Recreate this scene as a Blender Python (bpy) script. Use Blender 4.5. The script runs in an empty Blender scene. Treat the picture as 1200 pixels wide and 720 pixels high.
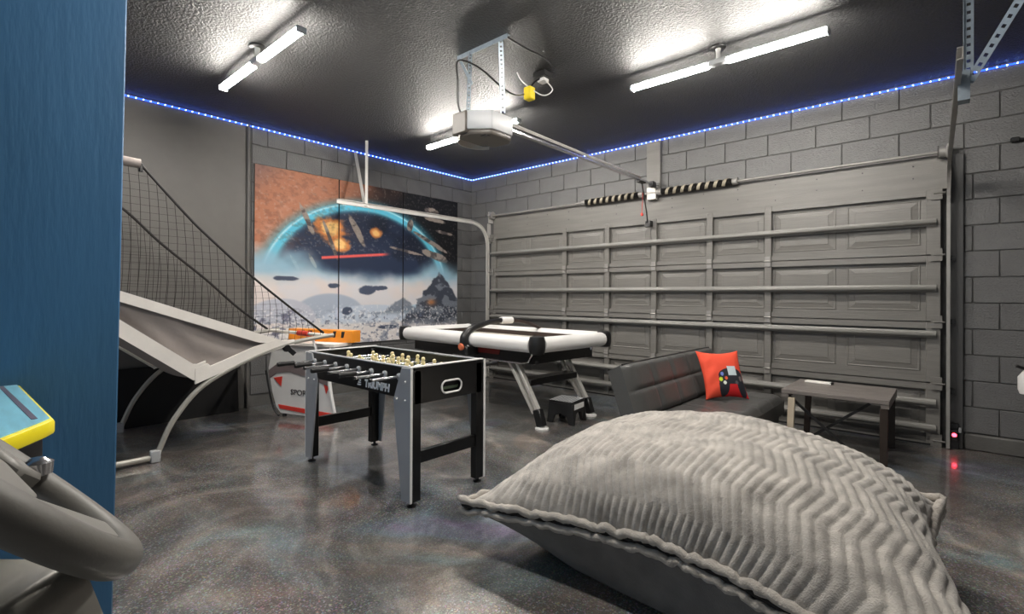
import bpy, bmesh, math, random
import numpy as np
from mathutils import Vector, Matrix, noise

random.seed(4)
scene = bpy.context.scene
COL = scene.collection
PI = math.pi

# ------------------------------------------------------------------ camera
CAM = Vector((5.5257, -5.3145, 1.1832))
YAW, PITCH, ROLL = -0.7232, 0.0028, 0.0050
fw = Vector((math.sin(YAW)*math.cos(PITCH), math.cos(YAW)*math.cos(PITCH), math.sin(PITCH)))
rt = Vector((math.cos(YAW), -math.sin(YAW), 0))
up = rt.cross(fw)
r2 = rt*math.cos(ROLL) + up*math.sin(ROLL)
u2 = up*math.cos(ROLL) - rt*math.sin(ROLL)
cam_data = bpy.data.cameras.new('camera')
cam_data.sensor_fit = 'HORIZONTAL'
cam_data.sensor_width = 36
cam_data.lens = 583.69*36/1200
cam_data.shift_y = (345.59-360)/1200
cam_data.clip_start = 0.02
cam = bpy.data.objects.new('camera', cam_data)
M3 = Matrix((r2, u2, -fw)).transposed()
cam.matrix_world = Matrix.Translation(CAM) @ M3.to_4x4()
COL.objects.link(cam)
scene.camera = cam

# ------------------------------------------------------------------ world, light, exposure
LAMP = 130.0          # emission of the ceiling light bars
LED_TAPE = 3.0
LED_DOT = 12.0
world = bpy.data.worlds.new('world')
scene.world = world
world.use_nodes = True
bgn = world.node_tree.nodes['Background']
bgn.inputs[0].default_value = (0.92, 0.96, 1.0, 1)
bgn.inputs[1].default_value = 0.42
scene.view_settings.view_transform = 'Standard'
scene.view_settings.look = 'None'
scene.view_settings.exposure = 0.75
scene.view_settings.gamma = 1.0
scene.view_settings.use_curve_mapping = False

# ------------------------------------------------------------------ helpers
ORG = {}

def thing(name, label, cat, loc=(0, 0, 0), rotz=0, group=None, local=True):
    o = bpy.data.objects.new(name, None)
    COL.objects.link(o)
    o.empty_display_size = 0.1
    o.location = loc
    o.rotation_euler = (0, 0, rotz)
    o['label'] = label
    o['category'] = cat
    if group:
        o['group'] = group
    ORG[o] = Vector((0, 0, 0)) if local else Vector(loc)
    return o

def tag(o, label, cat, group=None):
    o['label'] = label
    o['category'] = cat
    if group:
        o['group'] = group
    return o

def struct(o):
    o['kind'] = 'structure'
    return o

def mesh_object(name, me, parent=None, loc=None):
    o = bpy.data.objects.new(name, me)
    COL.objects.link(o)
    if parent is not None:
        o.parent = parent
        ORG[o] = ORG.get(parent, Vector((0, 0, 0)))
    if loc is not None:
        o.location = Vector(loc) - (ORG[parent] if parent is not None and parent in ORG else Vector((0, 0, 0)))
    return o

class G:
    def __init__(self):
        self.v = []
        self.f = []
    def add(self, verts, faces):
        n = len(self.v)
        self.v += [tuple(p) for p in verts]
        self.f += [tuple(i+n for i in fc) for fc in faces]
        return self
    def box(self, x0, x1, y0, y1, z0, z1, m=None):
        vs = [(x, y, z) for x in (x0, x1) for y in (y0, y1) for z in (z0, z1)]
        if m is not None:
            vs = [m @ Vector(p) for p in vs]
        return self.add(vs, [(0, 1, 3, 2), (4, 6, 7, 5), (0, 4, 5, 1), (2, 3, 7, 6), (0, 2, 6, 4), (1, 5, 7, 3)])
    def bar(self, a, b, w, h, upv=(0, 0, 1)):
        a = Vector(a); b = Vector(b)
        d = (b-a); L = d.length; d.normalize()
        s = d.cross(Vector(upv)).normalized()
        u = s.cross(d)
        vs = []
        for p in (a, b):
            for i, j in ((-1, -1), (1, -1), (1, 1), (-1, 1)):
                vs.append(p + s*(i*w/2) + u*(j*h/2))
        return self.add(vs, [(3, 2, 1, 0), (4, 5, 6, 7), (0, 1, 5, 4), (1, 2, 6, 5), (2, 3, 7, 6), (3, 0, 4, 7)])
    def tube(self, pts, r, n=8, closed=False, cap=True):
        pts = [Vector(p) for p in pts]
        N = len(pts)
        rs = r if isinstance(r, (list, tuple)) else [r]*N
        ref = None
        vs = []
        for i, p in enumerate(pts):
            if closed:
                d = pts[(i+1) % N]-pts[i-1]
            else:
                d = pts[min(i+1, N-1)]-pts[max(i-1, 0)]
            d.normalize()
            if ref is None:
                ref = d.orthogonal().normalized()
            ref = (ref - d*ref.dot(d))
            if ref.length < 1e-6:
                ref = d.orthogonal()
            ref.normalize()
            w = d.cross(ref)
            for k in range(n):
                a = 2*PI*k/n
                vs.append(p + (ref*math.cos(a)+w*math.sin(a))*rs[i])
        fs = []
        for i in range(N if closed else N-1):
            j = (i+1) % N
            for k in range(n):
                l = (k+1) % n
                fs.append((i*n+k, i*n+l, j*n+l, j*n+k))
        if cap and not closed:
            fs.append(tuple(range(n-1, -1, -1)))
            fs.append(tuple((N-1)*n+k for k in range(n)))
        return self.add(vs, fs)
    def prism(self, poly, axis, a, b):
        n = len(poly)
        def mk(p, c):
            q = list(p); q.insert(axis, c); return tuple(q)
        vs = [mk(p, a) for p in poly]+[mk(p, b) for p in poly]
        fs = [tuple(range(n)), tuple(range(2*n-1, n-1, -1))]
        for i in range(n):
            j = (i+1) % n
            fs.append((i, i+n, j+n, j))
        return self.add(vs, fs)
    def lathe(self, prof, n=16, m=None, cap=True):
        vs = []
        for r, z in prof:
            for k in range(n):
                a = 2*PI*k/n
                p = Vector((r*math.cos(a), r*math.sin(a), z))
                vs.append(m @ p if m is not None else p)
        fs = []
        for i in range(len(prof)-1):
            for k in range(n):
                l = (k+1) % n
                fs.append((i*n+k, i*n+l, (i+1)*n+l, (i+1)*n+k))
        if cap:
            fs.append(tuple(range(n-1, -1, -1)))
            fs.append(tuple((len(prof)-1)*n+k for k in range(n)))
        return self.add(vs, fs)
    def grid(self, fn, nu, nv):
        vs = [fn(i/nu, j/nv) for j in range(nv+1) for i in range(nu+1)]
        fs = [(j*(nu+1)+i, j*(nu+1)+i+1, (j+1)*(nu+1)+i+1, (j+1)*(nu+1)+i) for j in range(nv) for i in range(nu)]
        return self.add(vs, fs)
    def sheet(self, fn, nu, nv, th, nrm):
        """double sided sheet with thickness along nrm"""
        nrm = Vector(nrm)*th
        a = [Vector(fn(i/nu, j/nv)) for j in range(nv+1) for i in range(nu+1)]
        K = len(a)
        vs = a+[p-nrm for p in a]
        idx = lambda i, j: j*(nu+1)+i
        fs = []
        for j in range(nv):
            for i in range(nu):
                q = (idx(i, j), idx(i+1, j), idx(i+1, j+1), idx(i, j+1))
                fs.append(q); fs.append(tuple(K+k for k in reversed(q)))
        for i in range(nu):
            fs.append((idx(i+1, 0), idx(i, 0), K+idx(i, 0), K+idx(i+1, 0)))
            fs.append((idx(i, nv), idx(i+1, nv), K+idx(i+1, nv), K+idx(i, nv)))
        for j in range(nv):
            fs.append((idx(0, j), idx(0, j+1), K+idx(0, j+1), K+idx(0, j)))
            fs.append((idx(nu, j+1), idx(nu, j), K+idx(nu, j), K+idx(nu, j+1)))
        return self.add(vs, fs)
    def mesh(self, name, mat, smooth=False, bevel=0, seg=1, off=None, angle=40, recalc=True):
        me = bpy.data.meshes.new(name)
        vs = self.v if off is None else [(p[0]-off[0], p[1]-off[1], p[2]-off[2]) for p in self.v]
        me.from_pydata(vs, [], self.f)
        bm = bmesh.new(); bm.from_mesh(me)
        if recalc:
            bmesh.ops.recalc_face_normals(bm, faces=bm.faces)
        if bevel:
            es = [e for e in bm.edges if len(e.link_faces) == 2 and e.calc_face_angle(0) > math.radians(30)]
            bmesh.ops.bevel(bm, geom=es, offset=bevel, segments=seg, profile=0.5, affect='EDGES', clamp_overlap=True)
        bm.to_mesh(me); bm.free()
        if smooth or bevel:
            me.shade_smooth()
            me.set_sharp_from_angle(angle=math.radians(angle))
        if mat:
            me.materials.append(mat)
        return me
    def build(self, name, mat, parent=None, smooth=False, bevel=0, seg=1, angle=40, label=None, kind=None, recalc=True):
        off = ORG.get(parent) if parent is not None else None
        me = self.mesh(name, mat, smooth, bevel, seg, off, angle, recalc)
        o = mesh_object(name, me, parent)
        if label:
            o['label'] = label
        if kind:
            o['kind'] = kind
        return o

def copy_tree(o, parent=None):
    c = o.copy()
    COL.objects.link(c)
    if parent is not None:
        c.parent = parent
    ORG[c] = ORG.get(o, Vector((0, 0, 0)))
    for ch in list(o.children):
        copy_tree(ch, c)
    return c

def text_mesh(name, s, size, mat, parent, m, depth=0.001, shear=0.0, xs=1.0, extra=0.0):
    cu = bpy.data.curves.new(name, 'FONT')
    cu.body = s
    cu.size = size
    cu.extrude = depth
    cu.offset = extra
    cu.shear = shear
    cu.align_x = 'CENTER'; cu.align_y = 'CENTER'
    to = bpy.data.objects.new(name+'_tmp', cu)
    COL.objects.link(to)
    dg = bpy.context.evaluated_depsgraph_get()
    me = bpy.data.meshes.new_from_object(to.evaluated_get(dg))
    bpy.data.objects.remove(to)
    me.transform(Matrix.Diagonal((xs, 1, 1, 1)))
    me.transform(m)
    off = ORG.get(parent, Vector((0, 0, 0)))
    me.transform(Matrix.Translation(-off))
    me.materials.clear(); me.materials.append(mat)
    return mesh_object(name, me, parent)

def arc(p0, p1, p2, n=12):
    p0, p1, p2 = Vector(p0), Vector(p1), Vector(p2)
    return [p0*(1-t)**2 + p1*2*t*(1-t) + p2*t*t for t in [i/n for i in range(n+1)]]

def spline(pts, n=8):
    P = [Vector(p) for p in pts]
    out = []
    for i in range(len(P)-1):
        a = P[max(i-1, 0)]; b = P[i]; c = P[i+1]; d = P[min(i+2, len(P)-1)]
        for k in range(n):
            t = k/n
            out.append(0.5*((2*b)+(c-a)*t+(2*a-5*b+4*c-d)*t*t+(3*b-a-3*c+d)*t**3))
    out.append(P[-1])
    return out

# ------------------------------------------------------------------ materials
def srgb(r, g, b):
    f = lambda c: (c/255/12.92) if c/255 <= 0.04045 else ((c/255+0.055)/1.055)**2.4
    return (f(r), f(g), f(b), 1)

def mat(name, col, rough=0.5, metal=0.0, var=0.12, scale=6.0, bump=0.0, bscale=60.0, stretch=None, emit=None, estr=0, coat=0.0, sheen=0.0, spec=0.5, detail=4):
    m = bpy.data.materials.new(name)
    m.use_nodes = True
    nt = m.node_tree; N = nt.nodes; L = nt.links
    b = N['Principled BSDF']
    b.inputs['Roughness'].default_value = rough
    b.inputs['Metallic'].default_value = metal
    b.inputs['Specular IOR Level'].default_value = spec
    b.inputs['Coat Weight'].default_value = coat
    b.inputs['Coat Roughness'].default_value = 0.08
    b.inputs['Sheen Weight'].default_value = sheen
    tc = N.new('ShaderNodeTexCoord')
    mp = N.new('ShaderNodeMapping')
    L.new(tc.outputs['Object'], mp.inputs[0])
    if stretch:
        mp.inputs['Scale'].default_value = stretch
    nz = N.new('ShaderNodeTexNoise'); nz.inputs['Scale'].default_value = scale; nz.inputs['Detail'].default_value = detail
    L.new(mp.outputs[0], nz.inputs['Vector'])
    rp = N.new('ShaderNodeValToRGB')
    c = col
    rp.color_ramp.elements[0].position = 0.3; rp.color_ramp.elements[1].position = 0.7
    rp.color_ramp.elements[0].color = tuple(max(0, x*(1-var)) for x in c[:3])+(1,)
    rp.color_ramp.elements[1].color = tuple(min(1, x*(1+var)) for x in c[:3])+(1,)
    L.new(nz.outputs['Fac'], rp.inputs[0])
    L.new(rp.outputs[0], b.inputs['Base Color'])
    if bump:
        n2 = N.new('ShaderNodeTexNoise'); n2.inputs['Scale'].default_value = bscale; n2.inputs['Detail'].default_value = 3
        L.new(mp.outputs[0], n2.inputs['Vector'])
        bp = N.new('ShaderNodeBump'); bp.inputs['Strength'].default_value = bump; bp.inputs['Distance'].default_value = 0.01
        L.new(n2.outputs['Fac'], bp.inputs['Height'])
        L.new(bp.outputs[0], b.inputs['Normal'])
    if emit:
        b.inputs['Emission Color'].default_value = emit
        b.inputs['Emission Strength'].default_value = estr
    return m

def attr_mat(name, rough=0.6, bump=0.0, bscale=150, spec=0.3):
    m = mat(name, (0.5, 0.5, 0.5, 1), rough, bump=bump, bscale=bscale, spec=spec)
    nt = m.node_tree
    a = nt.nodes.new('ShaderNodeAttribute'); a.attribute_name = 'Col'
    nt.links.new(a.outputs['Color'], nt.nodes['Principled BSDF'].inputs['Base Color'])
    return m

M = {}
M['block'] = mat('painted_block', srgb(98, 98, 98), 0.42, var=0.10, scale=5, bump=0.55, bscale=85)
M['mortar'] = mat('painted_mortar', srgb(88, 87, 85), 0.5, bump=0.3)
M['drywall'] = mat('painted_drywall', srgb(100, 98, 95), 0.5, var=0.05, bump=0.06, bscale=120)
M['jamb'] = mat('painted_wood_dark', srgb(78, 78, 78), 0.45, var=0.1, scale=3, bump=0.1, bscale=40, stretch=(8, 8, 0.6))
M['door'] = mat('painted_door_steel', srgb(112, 110, 106), 0.38, var=0.09, scale=6, bump=0.22, bscale=20, stretch=(0.8, 8, 12))
M['strut'] = mat('painted_strut_steel', srgb(132, 131, 127), 0.32, var=0.06)
M['header'] = mat('painted_board', srgb(112, 110, 106), 0.45, var=0.12, scale=3, bump=0.15, bscale=30, stretch=(0.7, 6, 9))
M['track'] = mat('track_steel', srgb(146, 144, 140), 0.35, var=0.08, metal=0.3)
M['track_white'] = mat('track_light_grey', srgb(190, 188, 184), 0.35, var=0.05, metal=0.2)
M['galv'] = mat('galvanised_steel', srgb(146, 158, 168), 0.38, metal=0.55, var=0.12, scale=30)
M['black_steel'] = mat('black_steel', srgb(28, 28, 29), 0.4, var=0.1)
M['spring'] = mat('dark_spring_steel', srgb(38, 37, 36), 0.35, metal=0.4)
M['stripe'] = mat('stripe_paint', srgb(158, 150, 132), 0.5)
M['black_plastic'] = mat('black_plastic', srgb(24, 24, 25), 0.38, var=0.1)
M['black_lam'] = mat('black_laminate', srgb(17, 17, 18), 0.3, var=0.1, scale=3)
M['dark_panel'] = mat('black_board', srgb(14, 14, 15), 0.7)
M['white_plastic'] = mat('white_plastic', srgb(225, 224, 222), 0.35, var=0.03)
M['grey_plastic'] = mat('grey_plastic', srgb(176, 178, 180), 0.4, var=0.04)
M['mid_grey'] = mat('opener_grey', srgb(120, 116, 110), 0.45, var=0.05)
M['silver'] = mat('silver_laminate', srgb(160, 161, 164), 0.4, var=0.04)
M['chrome'] = mat('chrome', srgb(205, 205, 208), 0.16, metal=0.95, var=0.04)
M['steel'] = mat('rod_steel', srgb(190, 190, 192), 0.2, metal=0.85, var=0.04)
M['cream'] = mat('cream_figures', srgb(232, 214, 165), 0.4, var=0.06)
M['cream_dark'] = mat('red_figures', srgb(160, 60, 40), 0.4, var=0.06)
M['field'] = mat('play_field', srgb(120, 140, 112), 0.35, var=0.08)
M['air_surface'] = mat('air_table_surface', srgb(205, 198, 186), 0.3, var=0.03)
M['brown'] = mat('dark_brown_trim', srgb(52, 40, 36), 0.4)
M['maroon'] = mat('maroon_panel', srgb(110, 26, 22), 0.4)
M['orange'] = mat('orange_panel', srgb(242, 150, 40), 0.45, var=0.1)
M['red'] = mat('red_print', srgb(215, 62, 50), 0.5, var=0.06)
M['yellow'] = mat('yellow_plastic', srgb(235, 210, 30), 0.4, var=0.05)
M['yellow_trim'] = mat('yellow_trim', srgb(250, 232, 30), 0.35, var=0.03)
M['tube'] = mat('frame_tube_grey', srgb(172, 169, 160), 0.35, metal=0.2, var=0.06)
M['canvas_white'] = mat('white_canvas', srgb(236, 230, 222), 0.75, var=0.06, bump=0.1, bscale=30)
M['canvas_grey'] = mat('grey_canvas', srgb(150, 141, 136), 0.8, var=0.1, scale=3, bump=0.3, bscale=12)
M['net'] = mat('dark_net_cord', srgb(40, 38, 36), 0.8)
M['cord'] = mat('black_webbing', srgb(34, 32, 31), 0.7)
M['leather'] = mat('dark_leatherette', srgb(80, 80, 79), 0.34, var=0.08, scale=4, bump=0.2, bscale=90)
M['wood_dark'] = mat('dark_grey_oak', srgb(120, 114, 110), 0.4, var=0.25, scale=5, bump=0.15, bscale=20, stretch=(1, 14, 8))
M['wood_leg'] = mat('dark_brown_leg', srgb(46, 38, 33), 0.4)
M['pale_metal'] = mat('pale_metal_leg', srgb(214, 200, 178), 0.3, metal=0.3)
M['paper'] = mat('white_paper', srgb(235, 232, 226), 0.6)
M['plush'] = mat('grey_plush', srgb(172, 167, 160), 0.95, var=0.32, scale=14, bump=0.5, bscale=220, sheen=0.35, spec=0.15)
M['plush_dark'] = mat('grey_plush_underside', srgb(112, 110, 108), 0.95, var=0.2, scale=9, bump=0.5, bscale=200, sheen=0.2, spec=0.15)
M['plush_pipe'] = mat('grey_plush_piping', srgb(176, 170, 162), 0.95, var=0.15, scale=25, bump=0.5, bscale=200, sheen=0.3, spec=0.15)
M['wheel_rim'] = mat('grey_wheel_rubber', srgb(104, 102, 97), 0.48, var=0.05, bump=0.03, bscale=250)
M['wheel_hub'] = mat('grey_wheel_plastic', srgb(128, 126, 121), 0.45, var=0.06)
M['scuffed'] = mat('scuffed_grey_metal', srgb(132, 130, 124), 0.4, metal=0.4, var=0.25, scale=9)
M['deck'] = mat('light_blue_print', srgb(140, 205, 228), 0.3, var=0.12, scale=5, stretch=(2, 14, 1))
M['deck_line'] = mat('grey_violet_line', srgb(110, 104, 120), 0.35)
M['clear_red'] = mat('red_sensor_lens', srgb(200, 10, 20), 0.3, emit=(1, 0.03, 0.05, 1), estr=9)
M['lamp'] = mat('light_diffuser', srgb(250, 246, 236), 0.5, emit=(1.0, 0.945, 0.87, 1), estr=LAMP)
M['led_tape'] = mat('led_tape', srgb(40, 70, 190), 0.5, emit=(0.01, 0.06, 1.0, 1), estr=LED_TAPE)
M['led'] = mat('led_dot', srgb(200, 215, 255), 0.4, emit=(0.30, 0.52, 1.0, 1), estr=LED_DOT)
M['opener_dark'] = mat('opener_dark_grey', srgb(84, 78, 72), 0.45, var=0.05)
M['leg_silver'] = mat('silver_table_leg', srgb(206, 204, 198), 0.28, metal=0.35, var=0.04)
M['opener_lens'] = mat('opener_lens', srgb(215, 208, 198), 0.3, var=0.04)
M['text_white'] = mat('white_lettering', srgb(226, 228, 230), 0.4)
M['text_dark'] = mat('dark_lettering', srgb(70, 62, 62), 0.5)
M['fig_grey'] = mat('grey_band', srgb(124, 112, 112), 0.55, var=0.08)
M['copper'] = mat('orange_knob', srgb(205, 110, 75), 0.35, var=0.1)

def blue_wall_mat():
    m = mat('blue_painted_wall', srgb(60, 110, 152), 0.5, var=0.07, scale=2.0, bump=0.12, bscale=18, stretch=(3, 3, 0.5))
    return m
M['blue'] = blue_wall_mat()

def ceiling_mat():
    m = bpy.data.materials.new('black_knockdown_ceiling'); m.use_nodes = True
    nt = m.node_tree; N = nt.nodes; L = nt.links; b = N['Principled BSDF']
    b.inputs['Base Color'].default_value = srgb(54, 54, 54)
    b.inputs['Roughness'].default_value = 0.55
    tc = N.new('ShaderNodeTexCoord')
    n1 = N.new('ShaderNodeTexNoise'); n1.inputs['Scale'].default_value = 62; n1.inputs['Detail'].default_value = 4; n1.inputs['Distortion'].default_value = 0.3
    L.new(tc.outputs['Object'], n1.inputs['Vector'])
    r = N.new('ShaderNodeValToRGB'); r.color_ramp.elements[0].position = 0.42; r.color_ramp.elements[1].position = 0.60
    L.new(n1.outputs['Fac'], r.inputs[0])
    n2 = N.new('ShaderNodeTexNoise'); n2.inputs['Scale'].default_value = 90
    L.new(tc.outputs['Object'], n2.inputs['Vector'])
    ad = N.new('ShaderNodeMath'); ad.operation = 'MULTIPLY_ADD'; ad.inputs[1].default_value = 0.25
    L.new(n2.outputs['Fac'], ad.inputs[0]); L.new(r.outputs[0], ad.inputs[2])
    bp = N.new('ShaderNodeBump'); bp.inputs['Strength'].default_value = 0.75; bp.inputs['Distance'].default_value = 0.0045
    L.new(ad.outputs[0], bp.inputs['Height']); L.new(bp.outputs[0], b.inputs['Normal'])
    return m
M['ceiling'] = ceiling_mat()

def floor_mat():
    m = bpy.data.materials.new('metallic_epoxy_floor'); m.use_nodes = True
    nt = m.node_tree; N = nt.nodes; L = nt.links; b = N['Principled BSDF']
    tc = N.new('ShaderNodeTexCoord')
    mp = N.new('ShaderNodeMapping'); mp.inputs['Scale'].default_value = (1.0, 1.0, 1.0); mp.inputs['Rotation'].default_value = (0, 0, 0.7)
    L.new(tc.outputs['Object'], mp.inputs[0])
    # broad smoky swirls
    n1 = N.new('ShaderNodeTexNoise'); n1.inputs['Scale'].default_value = 1.5; n1.inputs['Detail'].default_value = 7; n1.inputs['Distortion'].default_value = 1.4; n1.inputs['Roughness'].default_value = 0.62
    L.new(mp.outputs[0], n1.inputs['Vector'])
    r1 = N.new('ShaderNodeValToRGB'); e = r1.color_ramp.elements
    e[0].position = 0.32; e[0].color = srgb(78, 78, 80)
    e[1].position = 0.72; e[1].color = srgb(212, 208, 204)
    x = e.new(0.52); x.color = srgb(140, 138, 137)
    L.new(n1.outputs['Fac'], r1.inputs[0])
    # coloured patches
    n2 = N.new('ShaderNodeTexNoise'); n2.inputs['Scale'].default_value = 1.1; n2.inputs['Detail'].default_value = 3; n2.inputs['Distortion'].default_value = 0.8
    L.new(tc.outputs['Object'], n2.inputs['Vector'])
    r2 = N.new('ShaderNodeValToRGB'); e = r2.color_ramp.elements
    e[0].position = 0.30; e[0].color = srgb(146, 180, 186)
    e[1].position = 0.72; e[1].color = srgb(150, 140, 180)
    for p, c in ((0.38, (136, 140, 138)), (0.46, (162, 148, 138)), (0.52, (128, 130, 130)), (0.58, (134, 136, 134)), (0.65, (138, 160, 178))):
        x = e.new(p); x.color = srgb(*c)
    L.new(n2.outputs['Fac'], r2.inputs[0])
    mx = N.new('ShaderNodeMix'); mx.data_type = 'RGBA'; mx.blend_type = 'OVERLAY'; mx.inputs[0].default_value = 0.8
    L.new(r1.outputs[0], mx.inputs[6]); L.new(r2.outputs[0], mx.inputs[7])
    # metallic flake: one random colour per small cell
    vo = N.new('ShaderNodeTexVoronoi'); vo.inputs['Scale'].default_value = 170
    L.new(tc.outputs['Object'], vo.inputs['Vector'])
    hs = N.new('ShaderNodeHueSaturation'); hs.inputs['Saturation'].default_value = 0.6; hs.inputs['Value'].default_value = 0.85
    L.new(vo.outputs['Color'], hs.inputs['Color'])
    sp = N.new('ShaderNodeTexWhiteNoise'); L.new(vo.outputs['Position'], sp.inputs['Vector'])
    fl = N.new('ShaderNodeValToRGB'); fl.color_ramp.elements[0].position = 0.55; fl.color_ramp.elements[1].position = 0.95
    L.new(sp.outputs['Value'], fl.inputs[0])
    n3 = N.new('ShaderNodeTexNoise'); n3.inputs['Scale'].default_value = 0.9; n3.inputs['Detail'].default_value = 2
    L.new(mp.outputs[0], n3.inputs['Vector'])
    r3 = N.new('ShaderNodeValToRGB'); r3.color_ramp.elements[0].position = 0.40; r3.color_ramp.elements[1].position = 0.66
    r3.color_ramp.elements[0].color = (0.22, 0.22, 0.22, 1); r3.color_ramp.elements[1].color = (0.75, 0.75, 0.75, 1)
    L.new(n3.outputs['Fac'], r3.inputs[0])
    mu = N.new('ShaderNodeMath'); mu.operation = 'MULTIPLY'
    L.new(fl.outputs[0], mu.inputs[0]); L.new(r3.outputs[0], mu.inputs[1])
    # fine salt-and-pepper grain
    vg = N.new('ShaderNodeTexVoronoi'); vg.inputs['Scale'].default_value = 330
    L.new(tc.outputs['Object'], vg.inputs['Vector'])
    wg_ = N.new('ShaderNodeTexWhiteNoise'); L.new(vg.outputs['Position'], wg_.inputs['Vector'])
    rg = N.new('ShaderNodeValToRGB'); rg.color_ramp.elements[0].color = (0.30, 0.30, 0.30, 1); rg.color_ramp.elements[1].color = (0.72, 0.72, 0.72, 1)
    L.new(wg_.outputs['Value'], rg.inputs[0])
    mg = N.new('ShaderNodeMix'); mg.data_type = 'RGBA'; mg.blend_type = 'OVERLAY'; mg.inputs[0].default_value = 0.85
    L.new(mx.outputs[2], mg.inputs[6]); L.new(rg.outputs[0], mg.inputs[7])
    m2 = N.new('ShaderNodeMix'); m2.data_type = 'RGBA'
    L.new(mu.outputs[0], m2.inputs[0]); L.new(mg.outputs[2], m2.inputs[6]); L.new(hs.outputs[0], m2.inputs[7])
    L.new(m2.outputs[2], b.inputs['Base Color'])
    b.inputs['Roughness'].default_value = 0.30
    b.inputs['Metallic'].default_value = 0.45
    b.inputs['Coat Weight'].default_value = 0.8
    b.inputs['Coat Roughness'].default_value = 0.06
    bp = N.new('ShaderNodeBump'); bp.inputs['Strength'].default_value = 0.10; bp.inputs['Distance'].default_value = 0.01
    L.new(n1.outputs['Fac'], bp.inputs['Height'])
    L.new(bp.outputs[0], b.inputs['Coat Normal'])
    return m
M['floor'] = floor_mat()

# ------------------------------------------------------------------ room shell
CZ = 2.97
XR = 6.30
YB = -7.6
struct(G().box(-0.3, XR+0.3, YB, 0.3, -0.2, 0.0).build('floor', M['floor']))
struct(G().box(-0.3, XR+0.3, YB, 0.3, CZ, CZ+0.15).build('ceiling', M['ceiling']))

BH, BL = 0.2032, 0.4064
Z0 = 0.130 + 0.0
gap = 0.006
brick_cache = {}
def brick(wall, axis, a0, a1, z0, z1):
    """one block, face 8 mm proud of the mortar"""
    L = round(a1-a0-gap, 4); H = round(z1-z0-gap, 4)
    key = (axis, L, H)
    if key not in brick_cache:
        g = G()
        if axis == 'x':
            g.box(-L/2, L/2, -0.012, 0.006, -H/2, H/2)
        else:
            g.box(-0.006, 0.012, -L/2, L/2, -H/2, H/2)
        brick_cache[key] = g.mesh('brick', M['block'], bevel=0.004)
    c = (a0+a1)/2
    o = bpy.data.objects.new('brick', brick_cache[key])
    COL.objects.link(o)
    o.parent = wall
    jit = random.uniform(-0.0012, 0.0012)
    o.location = (c, jit, (z0+z1)/2) if axis == 'x' else (jit, c, (z0+z1)/2)

# garage door wall (y = 0): mortar bed, blocks, base ledge
wall_back = struct(G().box(-0.3, XR+0.3, 0.0, 0.2, 0, CZ).build('wall_back', M['mortar']))
OFF = 0.1115
def rows(lo, hi):
    out = []
    for k in range(15):
        z = Z0+k*BH
        out.append((k, z, min(z+BH, CZ-0.005)))
    return out
for k, z, zt in rows(0, 0):
    ph = OFF + (0 if k % 2 == 0 else BL/2)
    x = ph - BL
    while x < XR+0.1:
        a0, a1 = max(x, 0.0), min(x+BL, XR)
        x += BL
        if a1-a0 < 0.04:
            continue
        segs = [(a0, a1)]
        if z < 2.03:   # the door opening
            segs = []
            if a0 < 0.50: segs.append((a0, min(a1, 0.50)))
            if a1 > 5.56: segs.append((max(a0, 5.56), a1))
        elif z < 2.20:
            segs = []
            if a0 < 0.50: segs.append((a0, min(a1, 0.50)))
            if a1 > 5.56: segs.append((max(a0, 5.56), a1))
        # the cut block beside the jamb in every other course
        if z < 2.20:
            segs = [q for s0, s1 in segs for q in (((s0, 5.650), (5.650, s1)) if s0 < 5.60 < 5.85 < s1 else ((s0, s1),))]
        for s0, s1 in segs:
            if s1-s0 > 0.045:
                brick(wall_back, 'x', s0, s1, z, zt)
G().box(5.60, XR, -0.035, 0.0, 0, 0.125).build('ledge', M['mortar'], wall_back, bevel=0.01)
# left wall (x = 0): blocks near the corner, smooth drywall farther out
wall_left = struct(G().box(-0.2, 0.0, YB, 0.2, 0, CZ).build('wall_left', M['mortar']))
for k, z, zt in rows(0, 0):
    y = 0.0 if k % 2 == 0 else BL/2
    while y > -3.21:
        a1, a0 = min(y, 0.0), max(y-BL, -3.21)
        y -= BL
        if a1-a0 > 0.05:
            brick(wall_left, 'y', a0, a1, z, zt)
G().box(0.0, 0.014, YB, -3.27, 0.0, CZ).build('drywall_panel', M['drywall'], wall_left, bevel=0.003)
G().tube([(0.016, -3.243, 0), (0.016, -3.243, CZ)], 0.014, 10).build('conduit', M['drywall'], wall_left, smooth=True)
struct(G().box(XR, XR+0.2, YB, 0.2, 0, CZ).build('wall_right', M['block']))
# blue wall end beside the camera, slightly out of plumb
def blue_wall():
    x0, x1 = 2.45, 3.64
    yb, yt = -4.985, -4.945
    g = G()
    vs = [(x, y, z) for x in (x0, x1) for y, z in ((YB, 0), (yb, 0), (yt, CZ), (YB, CZ))]
    g.add(vs, [(0, 1, 2, 3), (7, 6, 5, 4), (0, 4, 5, 1), (1, 5, 6, 2), (2, 6, 7, 3), (3, 7, 4, 0)])
    w = struct(g.build('wall_front', M['blue'], bevel=0.004))
    return w
blue_wall()

# jambs and header
struct(G().box(5.505, 5.595, -0.045, 0.0, 0, 2.33).build('trim_1', M['jamb'], bevel=0.003))
struct(G().box(0.44, 0.50, -0.045, 0.0, 0, 2.33).build('trim_2', M['jamb'], bevel=0.003))
hb = struct(G().box(0.50, 5.50, -0.040, 0.0, 2.06, 2.335).build('trim_3', M['header'], bevel=0.004))
g = G()
for i in range(14):
    x = 0.8+i*0.345
    for z in (2.12+0.05*(i % 2), 2.27):
        g.lathe([(0.006, 0), (0.005, 0.003)], 8, Matrix.Translation((x, -0.040, z)) @ Matrix.Rotation(PI/2, 4, 'X'))
g.build('screw_heads', M['black_steel'], hb, kind='stuff')
struct(G().box(2.915, 3.08, -0.05, -0.008, 2.30, CZ-0.03).build('trim_4', M['header'], bevel=0.003))

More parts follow.
